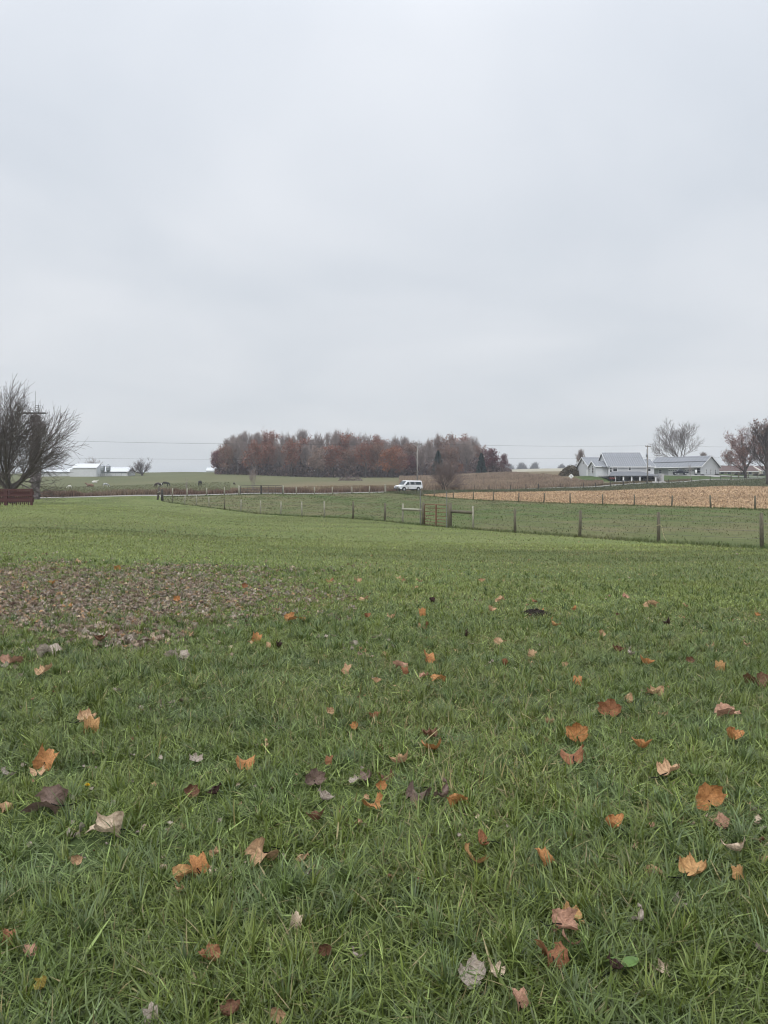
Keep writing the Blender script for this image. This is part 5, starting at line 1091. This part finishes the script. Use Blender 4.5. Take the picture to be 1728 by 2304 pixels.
# ------------------------------------------------------------------ air, sky, light, camera
bx = MB().box((-2400, -60, -6), (2400, 2590, 46)); hz = bx.build('haze', []); tag(hz, 'thin grey autumn haze hanging over the whole countryside', 'haze', kind='stuff')
hm = bpy.data.materials.new('haze air'); hm.use_nodes = True; nt = hm.node_tree; nt.nodes.remove(nt.nodes['Principled BSDF']); pv = nt.nodes.new('ShaderNodeVolumePrincipled')
pv.inputs['Color'].default_value = (.86, .91, .97, 1); pv.inputs['Density'].default_value = .00030; pv.inputs['Anisotropy'].default_value = .2
nt.links.new(pv.outputs[0], nt.nodes['Material Output'].inputs['Volume']); hz.data.materials.clear(); hz.data.materials.append(hm)

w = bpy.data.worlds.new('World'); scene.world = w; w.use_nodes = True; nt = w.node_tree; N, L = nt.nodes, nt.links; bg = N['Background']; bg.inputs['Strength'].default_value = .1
SUN_EL, SUN_ROT = R(52), R(205)
sky = N.new('ShaderNodeTexSky'); sky.sky_type = 'NISHITA'; sky.sun_disc = False; sky.sun_elevation = SUN_EL; sky.sun_rotation = SUN_ROT
tc = N.new('ShaderNodeTexCoord'); sp = N.new('ShaderNodeSeparateXYZ'); L.new(tc.outputs['Generated'], sp.inputs[0])
def math_(op, a, b=None):
    m = N.new('ShaderNodeMath'); m.operation = op
    for i, v in enumerate((a, b)):
        if v is None: continue
        if isinstance(v, (int, float)): m.inputs[i].default_value = v
        else: L.new(v, m.inputs[i])
    return m.outputs[0]
den = math_('ADD', math_('MAXIMUM', sp.outputs['Z'], 0.0), .22)
cx = N.new('ShaderNodeCombineXYZ'); L.new(math_('DIVIDE', sp.outputs['X'], den), cx.inputs[0]); L.new(math_('DIVIDE', sp.outputs['Y'], den), cx.inputs[1])
n1 = N.new('ShaderNodeTexNoise'); n1.inputs['Scale'].default_value = 1.15; n1.inputs['Detail'].default_value = 4; n1.inputs['Roughness'].default_value = .42; n1.inputs['Distortion'].default_value = .35; L.new(cx.outputs[0], n1.inputs['Vector'])
mr = N.new('ShaderNodeMapRange'); mr.inputs['From Min'].default_value = .36; mr.inputs['From Max'].default_value = .66; L.new(n1.outputs['Fac'], mr.inputs['Value'])
def rgbmix(f, a, b):
    m = N.new('ShaderNodeMix'); m.data_type = 'RGBA'
    if isinstance(f, float): m.inputs['Factor'].default_value = f
    else: L.new(f, m.inputs['Factor'])
    for k, v in (('A', a), ('B', b)):
        if isinstance(v, tuple): m.inputs[k].default_value = v + (1,)
        else: L.new(v, m.inputs[k])
    return m.outputs['Result']
el = N.new('ShaderNodeMapRange'); el.inputs['From Min'].default_value = 0.0; el.inputs['From Max'].default_value = .55; L.new(sp.outputs['Z'], el.inputs['Value'])
dark = rgbmix(el.outputs[0], (6.50, 6.80, 7.12), (7.35, 7.90, 8.70)); light = rgbmix(el.outputs[0], (7.20, 7.38, 7.62), (9.30, 9.65, 10.25))
cl = rgbmix(mr.outputs[0], dark, light)
fin = rgbmix(.94, sky.outputs[0], cl)
# an overcast sky is brightest overhead
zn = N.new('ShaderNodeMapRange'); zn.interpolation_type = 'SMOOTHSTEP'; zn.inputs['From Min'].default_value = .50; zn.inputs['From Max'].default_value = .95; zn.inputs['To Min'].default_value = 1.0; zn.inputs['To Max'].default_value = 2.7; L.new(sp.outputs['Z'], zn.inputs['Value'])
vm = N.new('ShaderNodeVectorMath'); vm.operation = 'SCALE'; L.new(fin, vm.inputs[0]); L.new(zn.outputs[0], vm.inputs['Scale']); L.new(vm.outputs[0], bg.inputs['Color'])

sun = bpy.data.lights.new('sun', 'SUN'); sun.energy = 1.5; sun.angle = R(45); sun.color = (1, .97, .93); so = bpy.data.objects.new('sun', sun); COL.objects.link(so)
# from behind the camera's shoulder, high: shadows stay soft and short
d = Vector((math.sin(SUN_ROT) * math.cos(SUN_EL), math.cos(SUN_ROT) * math.cos(SUN_EL), math.sin(SUN_EL))); so.rotation_euler = d.to_track_quat('Z', 'Y').to_euler()

cam = bpy.data.cameras.new('camera'); co = bpy.data.objects.new('camera', cam); COL.objects.link(co); scene.camera = co
co.location = (0, 0, EYE); co.rotation_euler = (R(90), 0, 0); cam.sensor_fit = 'HORIZONTAL'; cam.sensor_width = 36; cam.lens = 36; cam.shift_y = -(1152 - HOR) / 1728; cam.clip_end = 6000; cam.clip_start = .05
scene.view_settings.view_transform = 'Standard'; scene.view_settings.look = 'None'; scene.view_settings.exposure = 0; scene.view_settings.gamma = 1
scene.cycles.use_denoising = True; scene.cycles.denoiser = 'OPENIMAGEDENOISE'; scene.cycles.denoising_input_passes = 'RGB_ALBEDO_NORMAL'; scene.cycles.denoising_prefilter = 'ACCURATE'; scene.cycles.filter_width = 1.1; scene.cycles.max_bounces = 5; scene.cycles.diffuse_bounces = 3; scene.cycles.glossy_bounces = 2; scene.cycles.transmission_bounces = 2; scene.cycles.volume_bounces = 0
scene.cycles.use_adaptive_sampling = True; scene.cycles.adaptive_threshold = .015; scene.cycles.sample_clamp_indirect = 4
